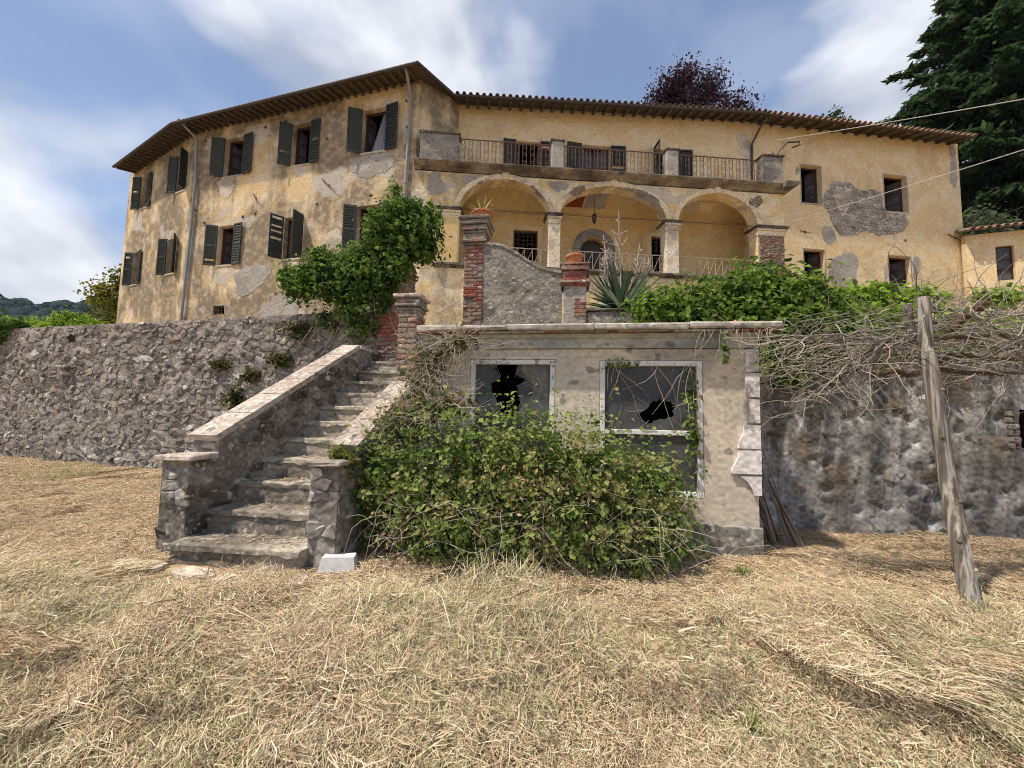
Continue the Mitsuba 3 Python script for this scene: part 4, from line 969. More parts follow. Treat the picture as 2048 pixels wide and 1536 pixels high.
# cornice and balcony
prof = [(-.3, 10.16), (.03, 10.16), (.04, 10.20), (.08, 10.215), (.10, 10.24), (.20, 10.26), (.22, 10.29), (.30, 10.305), (.32, 10.34), (.36, 10.345), (.36, 10.385), (-.3, 10.40)]
sweep(L, [(w - .0, z + .004) for w, z in prof], -.02, 14.62).out('villa__cornice', 'cornice_stone'); labels['villa__cornice'] = {'label': 'dark weathered cornice under the balcony'}
# cornice returns at its right end
sweep(lr, [(w + .03, z + .006) for w, z in prof], -.50, 1.6).out('villa__cornice_001', 'cornice_stone')
MB().box(L, .004, 14.58, 10.15, 10.388, -1.80, -.31, .004).out('villa__balcony_floor', 'cement')
for u0, u1, z1, mt in ((.19, 1.62, 11.52, 'lichen_plaster'), (5.13, 5.58, 11.56, 'cement'), (9.64, 10.11, 11.54, 'cement'), (13.55, 14.43, 11.58, 'lichen_plaster')):
    k = nm('villa__balcony_pier'); MB().box(L, u0, u1, 10.40, z1 - .07, -.12, .26, .02).out(f'{k}__block', mt); MB().box(L, u0 - .05, u1 + .05, z1 - .07, z1, -.17, .31, .02, .006).out(f'{k}__cap', 'dark_stone')
for u0, u1 in ((1.62, 5.13), (5.58, 9.64), (10.11, 13.55)):
    k = nm('villa__balcony_railing'); MB().box(L, u0, u1, 11.40, 11.435, .07, .11, .005).out(f'{k}__top_rail', 'rusty_iron'); MB().box(L, u0, u1, 10.52, 10.55, .075, .105, .005).out(f'{k}__bottom_rail', 'rusty_iron')
    n = int((u1 - u0) / .145)
    for j, x in enumerate(np.linspace(u0 + .07, u1 - .07, n)):
        b = MB().tube([L.at(x, 10.45, .09), L.at(x, 11.41, .09)], .015 if j % 2 else .011, 5)
        cx = x + .07; th = np.linspace(0, 2 * math.pi, 11)
        if j % 2 == 0 and x + .14 < u1:
            for zc, rr in ((11.28, .075), (10.98, .055), (10.68, .06)): b.tube([L.at(cx + rr * .8 * math.cos(t), zc + rr * math.sin(t), .09) for t in th], .010, 4, cap=False)
        b.out(piece(k, 'bar'), 'rusty_iron', 60)

# ---- roofs
def eave_pt(f1, f2, w):
    """where the offset lines of two walls meet"""
    M = np.stack([f1.u[:2], -f2.u[:2]], 1); d = (f2.P + f2.n * w - f1.P - f1.n * w)[:2]; a = np.linalg.solve(M, d); return f1.P + f1.n * w + f1.u * a[0]
eA = [B.at(-5.35, 12.72, .8), eave_pt(B, A, .85) + [0, 0, 13.22], A.at(.42, 13.49, .9)]
eA2 = [B.at(-6.2, 14.3, -5.5), eave_pt(B, A, -4.5) + [0, 0, 14.8], A.at(1.2, 15.1, -4.2)]
eU = [Uw.at(-.15, 14.06, .8), Uw.at(13.4, 14.42, .8), R.at(.1, 14.36, .82), R.at(10.75, 14.38, .82)]
eU2 = [Uw.at(-.4, 15.95, -4.5), Uw.at(13.4, 16.3, -4.5), R.at(.1, 16.3, -4.5), R.at(10.9, 16.2, -4.5)]
def roof_sheet(key, lo, hi, th, mat):
    m = MB()
    for a, b, c, d in zip(lo[:-1], lo[1:], hi[1:], hi[:-1]):
        q = np.array([a, b, c, d]); up_ = np.array([0, 0, th]); m.add(np.vstack([q, q + up_]), np.array([[3, 2, 1, 0], [4, 5, 6, 7], [0, 1, 5, 4], [1, 2, 6, 5], [2, 3, 7, 6], [3, 0, 4, 7]]))
    return m.out(key, mat)
roof_sheet('villa__roof__deck', eA, eA2, .07, 'eave_wood'); roof_sheet('villa__roof_001__deck', eU, eU2, .06, 'eave_wood')
roof_sheet('villa__roof_002__deck', [eA[2], eU[0] + np.array([0, 0, .02])], [eA2[2], eU2[0]], .07, 'eave_wood')
def ridge_tiles(key, lo, hi, rows, step, rad, back=-.06):
    """rows of half-round clay tiles running up the slope from the eave"""
    for a, b, c, d in zip(lo[:-1], lo[1:], hi[1:], hi[:-1]):
        n = int(np.linalg.norm(b - a) / step)
        for i in range(n):
            t = (i + .5) / n; p = a + (b - a) * t; q = d + (c - d) * t; e = (q - p) / np.linalg.norm(q - p); sd = (b - a) / np.linalg.norm(b - a); u_ = np.cross(sd, e); u_ *= np.sign(u_[2])
            for k in range(rows):
                s0 = p + e * (k * .42 + back) + u_ * (.062 + rng.uniform(-.008, .012)); th = np.linspace(0, math.pi, 7); v = []
                for s_, rr in ((0, rad), (.47, rad * .82)):
                    for r2 in (rr, rr - .016): v.append(s0 + e * s_ + (np.cos(th) * r2)[:, None] * sd + (np.sin(th) * r2)[:, None] * u_)
                v = np.array(v).reshape(-1, 3); i0 = np.arange(6); f = np.vstack([np.stack([i0 + x, i0 + 1 + x, i0 + 1 + y, i0 + y], 1) for x, y in ((0, 14), (7, 0), (14, 21), (21, 7))])
                if k == 0: put(piece(key, 'tile'), (v, f), 'roof_tile', 60)
                else: yield v, f
for key, lo, hi, rows, back in (('villa__roof', eA, eA2, 2, .30), ('villa__roof_001', eU, eU2, 8, -.06)):
    m = MB()
    for v, f in ridge_tiles(key, lo, hi, rows, .27, .085, back): m.add(v, f)
    m.out(f'{key}__upper_tile', 'roof_tile', 60); tag(f'{key}__upper_tile', kind='stuff')
def rafters(key, fr, u0, u1, step, zf, drop, w0, w1, slope, bw=.09, hgt=.11):
    for x in np.arange(u0, u1, step):
        z = zf(x); q = np.array([[x + a, z - drop + h + (w1 - w) * slope - (.05 if w == w1 and h == 0 else 0) * 0, w] for a in (-bw / 2, bw / 2) for w in (w0, w1) for h in (0, hgt)])
        MB().add(fr.map(q), np.array([[0, 1, 3, 2], [4, 6, 7, 5], [0, 2, 6, 4], [1, 5, 7, 3], [2, 3, 7, 6], [0, 4, 5, 1]])).out(piece(key, 'rafter'), 'eave_wood')
rafters('villa__roof', A, -10.9, .1, .34, lambda u: 13.49 + (u - .4) * .024, .09, -.02, .80, .25, .08, .085)
rafters('villa__roof', B, -5.2, .3, .34, lambda u: 13.18 + u * .085, .09, -.02, .72, .25, .08, .085)
rafters('villa__roof_001', Uw, .35, 13.3, .46, lambda u: 14.07 + u * .0265, .13, -.02, .72, .345)
rafters('villa__roof_001', R, .4, 10.7, .62, lambda u: 14.36 + u * .005, .13, -.02, .74, .345)
def gutter(key, pts, rad):
    return MB().tube(pts, rad, 8).out(key, 'gutter_metal', 60)
o = np.array([0, 0, .015]); gutter('villa__roof__gutter', [eA[0] + o, eA[1] + o, eA[2] + o], .06); gutter('villa__roof_001__gutter', [eU[0] + o, eU[1] + o], .06); gutter('villa__roof_002__gutter', [eA[2] + o, (eA[2] + eU[0]) / 2 + o, eU[0] + o], .06)
def pipe(pts, mat='pipe_metal', rad=.055):
    k = nm('villa__downpipe'); MB().tube(pts, rad, 10).out(f'{k}__pipe', mat, 60)
    P_ = np.array(pts)
    for z in (4.8, 7.2, 9.6, 11.6):
        if P_[-1, 2] < z < P_[2, 2]:
            i = [j for j in range(len(P_) - 1) if P_[j, 2] >= z >= P_[j + 1, 2]][0]; t = (P_[i, 2] - z) / (P_[i, 2] - P_[i + 1, 2] + 1e-9); c = P_[i] + (P_[i + 1] - P_[i]) * t
            MB().tube([c - [0, 0, .04], c + [0, 0, .04]], rad * 1.25, 10).out(nm(f'{k}__bracket'), mat, 60)
pipe([A.at(-.1, 13.6, .85), A.at(-.16, 13.3, .5), A.at(-.25, 13.0, .12), A.at(-.29, 11.0, .1), A.at(-.35, 8.6, .1), A.at(-.42, 6.0, .1), A.at(-.45, 3.3, .1)])
pipe([A.at(-10.9, 13.38, .85), A.at(-10.8, 13.2, .6), A.at(-10.66, 12.9, .2), A.at(-10.68, 11.0, .1), A.at(-10.72, 8.6, .1), A.at(-10.82, 5.0, .1), A.at(-10.86, 3.4, .1)])
pipe([R.at(.25, 14.3, .75), R.at(.15, 14.0, .4), R.at(.02, 13.5, .08), R.at(.0, 12.5, .06), R.at(0, 10.4, .06)], 'gutter_metal', .05)

# curtain blowing in the upper right window of the shuttered wing
uu = np.linspace(-1.92, -1.36, 26); zz = np.linspace(11.2, 12.82, 14); UU, ZZ = np.meshgrid(uu, zz, indexing='ij'); t = (ZZ - 11.2) / 1.62
UU2 = -1.40 + (UU + 1.36) * (.42 + .75 * (1 - t)); WW = -.30 + .05 * np.sin(UU * 38) + .08 * (1 - t)
MB().add(A.map(np.stack([UU2, ZZ, WW], -1).reshape(-1, 3)), grid_faces(26, 14)).out('curtain', 'cloth', True); tag('curtain', 'pale curtain hanging in the top right shuttered window', 'curtain')
# lantern in the loggia
lz = L.at(7.12, 0, -.9); MB().tube([lz + [0, 0, 10.05], lz + [0, 0, 9.33]], .012, 5).out('hanging_lantern__rod', 'iron')
m = MB()
v, f = lathe([(0, 9.36), (.05, 9.34), (.12, 9.24), (.13, 9.21), (.10, 9.20), (.07, 8.96), (.03, 8.92), (0, 8.88)], 6); m.add(v + lz, f); m.out('hanging_lantern__case', 'iron'); tag('hanging_lantern', 'dark iron lantern hanging in the middle arch of the loggia', 'lantern')
# bracket and loose bricks on the right balcony pier
m = MB(); b0 = L.at(14.2, 11.60, .1); m.tube([b0, L.at(14.45, 11.95, .15), L.at(14.7, 12.2, .2), L.at(15.15, 12.22, .25), L.at(15.18, 12.1, .25), L.at(14.9, 12.0, .2)], .035, 6); m.out('cable_bracket', 'iron', 60); tag('cable_bracket', 'bent iron cable bracket on the right balcony pier', 'bracket')
for i, (u, z, w, lb) in enumerate(((13.75, 11.62, .05, 'loose broken brick leftmost on top of the right balcony pier'), (14.0, 11.63, .12, 'loose broken brick beside the cable bracket on the right balcony pier'))):
    MB().box(L, u - .13, u + .13, z - .04, z + .06 + .05 * i, w - .1, w + .1, .03, .025).out(nm('loose_brick'), 'brick_worn'); tag(list(scene)[-1], lb, 'brick')

# ------------------------------------------------------------------ low outbuilding at the far right
O = Fr((21.15, 17.6), -20); tag('outbuilding', 'low yellow outbuilding with tiled roof at the far right end of the villa', 'outbuilding')
wall('outbuilding__wall', O, [(-.1, 4), (6, 4), (6, 9.85), (-.1, 9.85)], [(.88, 7.6, 1.5, 9.2)], .3, 'plaster_upper')
frame('outbuilding__window__frame', O, .88, 1.5, 7.6, 9.2, -.2, -.12, .05, 'red_frame', (8.1, 8.6)); pane('outbuilding__window__pane', O, sbox(.93, 7.65, 1.45, 9.15), None, -.17)
MB().box(O, .6, 1.8, 7.4, 9.4, -1.4, -1.3, .01).out('outbuilding__window__room', 'dark_room')
lo, hi = [O.at(-.3, 9.86, .5), O.at(6.4, 9.9, .5)], [O.at(-.3, 11.2, -3.2), O.at(6.4, 11.3, -3.2)]
roof_sheet('outbuilding__roof__deck', lo, hi, .06, 'eave_wood'); m = MB()
for v, f in ridge_tiles('outbuilding__roof', lo, hi, 6, .27, .105): m.add(v, f)
m.out('outbuilding__roof__upper_tile', 'roof_tile', 60); tag('outbuilding__roof__upper_tile', kind='stuff')

# ------------------------------------------------------------------ overhead cables
def cable(pts, sag, mat, rad, label):
    a, b = np.array(pts, float); t = np.linspace(0, 1, 40)[:, None]; p = a + (b - a) * t - np.array([0, 0, 1]) * (4 * sag * t * (1 - t))
    k = nm('overhead_cable'); MB().tube(p, rad, 6).out(k, mat, 60); tag(k, label, 'cable')


cable([L.at(14.25, 12.25, .2), (16.4, 4.0, 7.0)], .10, 'cable_pale', .011, 'uppermost pale cable running from the balcony bracket to the upper right')
cable([L.at(14.60, 8.88, .06), (11.4, 2.0, 5.6)], .04, 'cable_pale', .009, 'middle pale cable running from the right loggia pier past the right windows')
cable([(19.6, 15.2, 9.55), (9.6, 5.0, 5.2)], .05, 'cable_black', .009, 'lowest thin dark cable crossing before the conifer above the outbuilding')

# ------------------------------------------------------------------ trees and shrubs
def tree(name, label, cat, base, top_r, blobs, n, size, seed, cols, trunk_r, limbs=8, **kw):
    r = np.random.default_rng(seed); c = np.mean([b[:3] for b in blobs], 0)
    MB().tube([base, (np.array(base) + [c[0], c[1], base[2]]) / 2 + [0, 0, (c[2] - base[2]) * .4], c], [trunk_r, trunk_r * .8, trunk_r * .4], 9).out(f'{name}__trunk', 'bark', 60)
    m = MB()
    for b in blobs:
        for _ in range(max(1, limbs // len(blobs))):
            e = np.array(b[:3]) + r.normal(0, .45, 3) * b[3:6]; s0 = np.array(base) + (c - base) * r.uniform(.5, .95); mid = (s0 + e) / 2 + r.normal(0, .1, 3) * b[3]
            m.tube([s0, mid, e], [trunk_r * .35, trunk_r * .2, trunk_r * .06], 5)
    m.out(f'{name}__branches', 'bark', 60); tag(f'{name}__branches', kind='stuff')
    leaf_cloud(blobs, n, size, seed, cols, loose=.03, **kw).out(f'{name}__crown', 'leaf'); tag(name, label, cat)


# big dark conifer: whorls of drooping sprays
r = np.random.default_rng(44); cx, cy = 40.5, 27.0; m = MB(); fr_v, fr_c = [], []
MB().tube([(cx, cy, 2), (cx, cy, 26), (cx + .3, cy, 45)], [.7, .45, .05], 9).out('conifer_tree__trunk', 'bark', 60)
for z in np.arange(7.0, 44, .44):
    Rm = 13.2 * np.clip(1 - ((z - 20) / 26), 0, 1) ** .72 if z > 20 else 13.2 - (20 - z) * .16
    nb = 22
    for j in range(nb):
        a = r.uniform(0, 6.283)
        if math.sin(a) > .55: continue                      # the far side is never in view
        Lb_ = Rm * r.uniform(.62, 1.12); d = np.array([math.cos(a), math.sin(a), 0]); t = np.linspace(0, 1, 5)[:, None]
        p = np.array([cx, cy, z]) + d * t * Lb_ + np.array([0, 0, 1]) * (.16 * t - .30 * t ** 2 + .10 * t ** 4) * Lb_
        if j % 2 == 0: m.tube(p, np.linspace(.10, .02, 5), 4)
        n = int(40 + 38 * Lb_); tt = r.uniform(.42, 1.04, n) ** .8; i = np.clip((tt * 4).astype(int), 0, 3); w = (tt * 4 - i)[:, None]; c = p[i] * (1 - w) + p[np.minimum(i + 1, 4)] * w
        sd = np.array([-d[1], d[0], 0]); sw = (.13 * Lb_ + .25) * (1.15 - tt) + .12; c = c + sd * (r.normal(0, .6, n) * sw)[:, None] + r.normal(0, .10, (n, 3)) - [0, 0, .12] * np.ones((n, 1))
        fr_v.append(c); fr_c.append(np.column_stack([np.full(n, d[0]), np.full(n, d[1]), tt]))
m.out('conifer_tree__branches', 'bark', 60); tag('conifer_tree__branches', kind='stuff')
c, q = np.vstack(fr_v), np.vstack(fr_c); n = len(c)
ax = np.column_stack([q[:, 0], q[:, 1], -.55 + 0 * q[:, 0]]) + r.normal(0, .45, (n, 3)); ax /= np.linalg.norm(ax, axis=1, keepdims=True)
sd = np.cross(ax, [0, 0, 1.] + r.normal(0, .5, (n, 3))); sd /= np.linalg.norm(sd, axis=1, keepdims=True); s = r.uniform(.18, .42, n)[:, None]
v = np.stack([c - ax * s, c + sd * s * .33, c + ax * s, c - sd * s * .33], 1).reshape(-1, 3); i = np.arange(n)[:, None] * 4
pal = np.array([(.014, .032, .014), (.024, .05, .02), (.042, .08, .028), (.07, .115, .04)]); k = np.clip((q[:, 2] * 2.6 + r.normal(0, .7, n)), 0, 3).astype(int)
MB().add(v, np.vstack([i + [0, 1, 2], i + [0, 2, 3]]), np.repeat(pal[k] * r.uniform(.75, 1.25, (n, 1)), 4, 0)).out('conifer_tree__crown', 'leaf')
tag('conifer_tree', 'huge dark green conifer towering at the right behind the villa', 'conifer')

PURPLE = [(.016, .009, .013), (.03, .014, .02), (.05, .022, .028), (.07, .032, .034)]
tree('copper_beech', 'dark purple leaved copper beech rising behind the roof', 'tree', (17.4, 36, 6), 3, [(16.9, 36, 31.0, 3.8, 3, 3.6), (15.2, 35.6, 32.8, 2.0, 2, 2.0), (16.6, 36, 34.5, 1.4, 1.4, 1.6), (18.7, 36, 33.4, 1.7, 1.5, 1.9), (20.8, 36, 31.0, 2.2, 2, 1.6), (14.0, 36, 31.6, 1.8, 2, 2.2), (18.0, 36, 29, 5.5, 3, 3.2)], 15000, .22, 61, PURPLE, .5, 30, shell=.8, lump=.55, droop=.4, clump=.55, fl=2.4)
tree('far_tree', 'small sparse green tree top showing over the villa roof before the conifer', 'tree', (38.6, 45, 6), 3, [(38.4, 45, 37.2, 1.3, 1.2, 1.7), (37.6, 45, 36.2, 1.4, 1.2, 1.2), (39.6, 45, 36.4, 1.5, 1.2, 1.1), (38.6, 45, 34, 2.5, 2, 2.2)], 2400, .34, 62, [(.03, .05, .02), (.055, .08, .03), (.085, .11, .045)], .25, 16, shell=.9, lump=.7, clump=.7)
tree('olive_shrub', 'pale grey green shrub at the foot of the conifer right of the villa', 'shrub', (27.0, 22, 6), 2, [(27.2, 22, 12.2, 1.5, 1.2, 1.3), (26.0, 21.6, 11.6, 1.0, 1, 1.0), (28.4, 22, 11.2, 1.0, 1, .9)], 4200, .17, 63, [(.05, .075, .04), (.09, .12, .065), (.14, .17, .10)], .12, 10, lump=.6)
tree('garden_tree', 'yellowish green garden tree left of the villa', 'tree', (-21.0, 20.5, 3.2), 2, [(-20.6, 20.4, 6.3, 1.2, 1.2, 1.5), (-21.6, 20.2, 6.9, .8, .8, .75), (-20.6, 20.4, 7.8, .9, .8, .75), (-20.9, 20.4, 5.2, 1.3, 1, 1.0), (-19.6, 20.6, 7.2, 1.0, 1, 1.4)], 6200, .15, 64, [(.07, .085, .015), (.13, .15, .025), (.19, .19, .035), (.21, .17, .04)], .12, 22, shell=.85, lump=.7, clump=.3)
tree('hedge_shrub', 'bright green rounded shrub behind the wall left of the villa', 'shrub', (-15.0, 13.2, 2.4), 1, [(-15.1, 13.2, 3.75, .65, .5, .55), (-14.5, 13.2, 3.6, .55, .5, .45), (-15.7, 13.3, 3.6, .5, .5, .4), (-15.2, 13, 3.2, 1.1, .6, .5)], 6000, .085, 65, BRIGHT, .05, 10, lump=.5)
tree('hedge_shrub_001', 'pale green shrub at the left edge of the picture behind the wall', 'shrub', (-17.0, 13.6, 2.4), 1, [(-16.7, 13.6, 3.65, .8, .5, .4), (-17.8, 13.8, 3.7, .9, .6, .5), (-16.1, 13.5, 3.5, .5, .4, .35)], 5000, .085, 66, BRIGHT, .05, 8, lump=.5)


def bush(name, label, cat, blobs, n, size, seed, cols, stems, stem_mat='twig_grey', srad=.004, slen=.5, sup=.5, **kw):
    leaf_cloud(blobs, n, size, seed, cols, **kw).out(f'{name}__foliage', 'leaf'); tag(f'{name}__foliage', kind='stuff')
    r = np.random.default_rng(seed + 100); m = MB(); B_ = np.array([b[:6] for b in blobs])
    for _ in range(stems):
        b = B_[r.integers(len(B_))]; d = r.normal(size=3); d /= np.linalg.norm(d); p, rr = twig(r, b[:3] + d * b[3:6] * r.uniform(.2, .95), d * .7 + r.normal(0, .7, 3) + [0, 0, sup - .3], slen * r.uniform(.4, 1.2), srad * r.uniform(.5, 1.3), .7, 6, -.05); m.tube(p, rr, 4)
    m.out(f'{name}__stems', stem_mat, 60); tag(f'{name}__stems', kind='stuff'); tag(name, label, cat)


bush('ivy', 'thick dark green ivy crowning the brick gate jamb and wall end', 'ivy', [(b_[0], b_[1], b_[2], b_[3] * .84, b_[4] * .84, b_[5] * .84, *b_[6:]) for b_ in [(-1.78, 5.62, 3.72, .50, .40, .50, 1.3), (-1.42, 5.62, 3.62, .38, .34, .40), (-1.62, 5.6, 4.0, .36, .3, .26), (-2.35, 5.7, 3.30, .38, .3, .28), (-2.90, 5.80, 3.10, .52, .32, .30), (-3.28, 5.9, 2.98, .34, .26, .26), (-2.62, 5.72, 2.92, .45, .26, .28), (-2.1, 5.6, 3.05, .42, .3, .42), (-1.92, 5.95, 4.42, .10, .1, .34), (-2.95, 5.85, 3.42, .22, .2, .12), (-1.66, 5.5, 3.22, .22, .22, .3), (-2.38, 5.66, 2.66, .30, .14, .26), (-2.2, 5.72, 2.35, .30, .08, .30, .6), (-2.75, 5.9, 2.45, .4, .06, .22, .5), (-1.95, 5.55, 2.75, .2, .12, .3), (-1.30, 5.6, 3.95, .2, .2, .22), (-3.55, 6.0, 3.18, .16, .16, .14), (-2.05, 5.7, 3.72, .2, .2, .2)]], 20000, .060, 70, IVY, 120, 'twig_pale', .003, .4, lump=.5, shell=.55, fl=3.6, clump=.16)
r = np.random.default_rng(71); m = MB()
for _ in range(16):
    a = T.at(r.uniform(2.6, 3.7), r.uniform(1.9, 2.3), .05); b = T.at(r.uniform(3.2, 4.1), r.uniform(2.7, 3.1), .06); m.tube([a, (a + b) / 2 + r.normal(0, .04, 3), b], [.007, .006, .004], 4)
m.out('ivy__creeping_stems', 'twig_pale', 60); tag('ivy__creeping_stems', kind='stuff')
bush('wall_weed', 'green creeping weeds on the rubble wall beside the left stair parapet', 'weeds', [T.at(1.1, 1.80, .05).tolist() + [.22, .07, .10], T.at(1.75, 1.62, .06).tolist() + [.2, .08, .12], T.at(2.3, 1.85, .06).tolist() + [.25, .08, .12], T.at(2.6, 2.35, .05).tolist() + [.3, .07, .14], T.at(1.45, 1.25, .06).tolist() + [.2, .08, .2]], 1500, .05, 72, [(.05, .065, .02), (.09, .10, .03), (.14, .12, .045)], 60, 'twig_grey', .002, .25, lump=.8, shell=.95)
bush('corner_ivy', 'dark glossy ivy hanging over the far left end of the rubble wall', 'ivy', [(-11.1, 8.02, 2.70, .45, .25, .26), (-10.6, 7.92, 2.62, .32, .2, .20), (-11.3, 7.95, 2.40, .5, .2, .28), (-10.75, 7.86, 2.44, .3, .15, .2), (-10.2, 7.85, 2.68, .25, .15, .10), (-10.45, 7.86, 2.5, .3, .1, .2)], 6200, .075, 73, IVY, 20, lump=.3, shell=.4)
BR = [(.07, .115, .03), (.14, .215, .055), (.235, .32, .085), (.34, .41, .14), (.38, .33, .16)]
bush('bramble_bush', 'sprawling bramble bush overgrowing the front of the shed', 'bush', [(-.74, 3.02, .44, .30, .24, .44), (-1.02, 3.06, .5, .22, .18, .46), (-.86, 3.28, .96, .22, .16, .20), (-.42, 2.98, .60, .42, .28, .52), (.02, 2.96, .63, .44, .28, .52, 1.2), (.46, 2.96, .60, .44, .28, .50, 1.2), (.84, 3.0, .50, .40, .27, .44), (1.14, 3.06, .44, .26, .2, .40), (-.2, 2.78, .25, .5, .16, .26), (.6, 2.76, .24, .5, .16, .26), (1.12, 2.9, .2, .25, .14, .2)], 24000, .035, 74, BR, 260, 'twig_grey', .0019, .5, .4, lump=.5, shell=.68, fl=4.6, clump=.155)
leaf_cloud([(-.2, 2.84, .30, .6, .2, .30), (.6, 2.82, .30, .6, .2, .30), (.2, 2.78, .6, .7, .16, .3), (-.8, 2.9, .3, .3, .15, .25)], 1700, .034, 175, [(.10, .065, .035), (.22, .14, .07), (.34, .24, .13), (.44, .36, .22)], shell=.9, lump=.6, wide=.25).out('bramble_bush__dead_leaves', 'dry_blade'); tag('bramble_bush__dead_leaves', kind='stuff')
r = np.random.default_rng(75); m = MB()
for _ in range(130):      # dead canes arching out of the bush and lying at its foot
    b = np.array([r.uniform(-.95, 1.3), r.uniform(2.66, 2.85), r.uniform(.0, .5)]); p, rr = twig(r, b, (r.normal(0, 1), -.25, r.normal(.05, .5)), r.uniform(.2, .65), .0022, .6, 7, -.08); p[:, 2] = np.maximum(p[:, 2], lawn_z(p[:, 0], p[:, 1]) + .01); m.tube(p, rr, 4)
m.out('bramble_bush__dead_canes', 'twig_pale', 60); tag('bramble_bush__dead_canes', kind='stuff')
bush('dry_bramble', 'tangle of dry brown bramble between the gate pier and the shed window', 'bramble', [(-.72, 3.42, 1.58, .20, .14, .16), (-.45, 3.22, 1.68, .16, .1, .10), (-.80, 3.4, 1.25, .2, .2, .3), (-.55, 3.15, 1.15, .24, .14, .14), (-.92, 3.2, .95, .2, .2, .25)], 1500, .042, 76, [(.05, .08, .025), (.09, .13, .035), (.20, .14, .07), (.28, .2, .11)], 520, 'twig_pale', .0026, .42, .3, lump=.5, shell=.95)
bush('climbing_vine', 'lush green climbing vine spilling over the terrace edge right of the yucca', 'climber', [(1.75, 4.6, 2.36, .36, .3, .26), (2.25, 4.5, 2.34, .42, .35, .36), (2.75, 4.35, 2.46, .42, .35, .38), (3.2, 4.3, 2.40, .38, .35, .34), (2.55, 4.15, 2.05, .42, .3, .30), (3.05, 4.1, 1.98, .40, .25, .36), (2.85, 4.0, 1.66, .34, .15, .28), (2.2, 4.3, 2.02, .35, .25, .22), (3.55, 4.4, 2.26, .36, .3, .28), (3.35, 4.05, 1.80, .40, .2, .28), (3.9, 4.15, 1.84, .5, .25, .22), (2.3, 3.95, 1.62, .16, .1, .22), (3.6, 3.95, 1.80, .5, .15, .12, .8), (4.3, 3.85, 1.84, .5, .15, .12, .8), (5.0, 3.8, 1.9, .5, .2, .16, .8)], 19000, .062, 77, [(.05, .09, .022), (.095, .165, .034), (.165, .26, .05), (.24, .34, .07)], 160, 'twig_grey', .004, .55, lump=.5, shell=.6, fl=3.2, upb=.6, clump=.15)
bush('climbing_vine_001', 'light yellow green vine foliage along the terrace before the right windows', 'climber', [(4.6, 5.6, 2.82, .42, .3, .20), (5.2, 5.6, 2.88, .45, .3, .22), (5.8, 5.6, 2.86, .5, .3, .18), (4.1, 5.5, 2.74, .4, .3, .18), (7.0, 5.5, 2.9, .35, .2, .14), (4.4, 5.0, 2.3, .6, .3, .3), (5.4, 5.0, 2.35, .6, .3, .3), (6.4, 5.0, 2.25, .5, .3, .25)], 9000, .075, 78, BRIGHT, 60, 'twig_grey', .005, .5, lump=.6, shell=.7, upb=.8)
r = np.random.default_rng(79); m = MB()
for _ in range(26):
    x = r.uniform(1.1, 2.0); q_ = S.at(r.uniform(-.45, .06), 1.80, .16); p, rr = twig(r, q_, (r.normal(0, .3), -.1, -1), r.uniform(.1, .35), .002, .35, 5, -.1); m.tube(p, rr, 4)
for _ in range(14):
    q_ = S.at(r.uniform(-1.2, -.45), 1.55, .03); p, rr = twig(r, q_, (r.normal(0, .5), 0, -1), r.uniform(.15, .6), .0025, .5, 6, -.05); m.tube(p, rr, 4)
m.out('hanging_creeper__stems', 'twig_pale', 60); tag('hanging_creeper__stems', kind='stuff')
leaf_cloud([S.at(-.30, 1.66, .17).tolist() + [.04, .03, .16], S.at(.02, 1.62, .12).tolist() + [.06, .05, .16], S.at(-.52, 1.25, .02).tolist() + [.06, .02, .28], S.at(-1.1, 1.54, .03).tolist() + [.18, .02, .04], S.at(-.5, .95, .03).tolist() + [.08, .04, .3]], 420, .036, 80, BR, shell=.95, lump=.6).out('hanging_creeper__foliage', 'leaf'); tag('hanging_creeper__foliage', kind='stuff')
tag('hanging_creeper', 'thin creeper strands hanging over the right shed window', 'creeper')

r = np.random.default_rng(91); m = MB()
for _ in range(900):      # dry straw and leaves lying on the treads
    i = r.integers(0, 12); q_ = st(.273 * i + r.beta(1.6, 1.1) * .25 + .01, r.uniform(.02, .87), .165 * (i + 1) - .012); a = r.uniform(0, 6.28); L_ = r.uniform(.015, .06); e = np.array([math.cos(a), math.sin(a), r.normal(0, .25)]) * L_
    w_ = np.array([-math.sin(a), math.cos(a), r.normal(0, .5)]) * r.uniform(.0015, .006)
    m.add(np.array([q_ - e / 2, q_ + w_, q_ + e / 2 + [0, 0, .004], q_ - w_]), np.array([[0, 1, 2], [0, 2, 3]]), np.array([(.5, .36, .2), (.36, .23, .12), (.24, .16, .09), (.56, .46, .3)])[r.integers(4)])
m.out('stair_litter', 'dry_blade'); tag('stair_litter', 'dry straw and dead leaves littering the stair treads', 'litter', kind='stuff')
bush('stair_weed', 'yellow green weeds growing on the stair treads beside the left parapet', 'weeds', [st(1.45, .10, .90).tolist() + [.08, .07, .05], st(1.2, .14, .75).tolist() + [.10, .06, .04], st(1.7, .06, 1.02).tolist() + [.06, .06, .06]], 420, .030, 92, [(.12, .13, .03), (.22, .21, .06), (.30, .25, .09)], 14, 'twig_grey', .0015, .1, lump=.7, shell=.95)
bush('stair_weed_001', 'small green weeds on top of the right stair pier', 'weeds', [st(.24, .98, .775).tolist() + [.08, .07, .04], st(.20, 1.09, .72).tolist() + [.06, .04, .08]], 380, .032, 93, [(.10, .14, .03), (.20, .24, .06), (.32, .30, .09)], 14, 'twig_grey', .0015, .1, lump=.7, shell=.95)

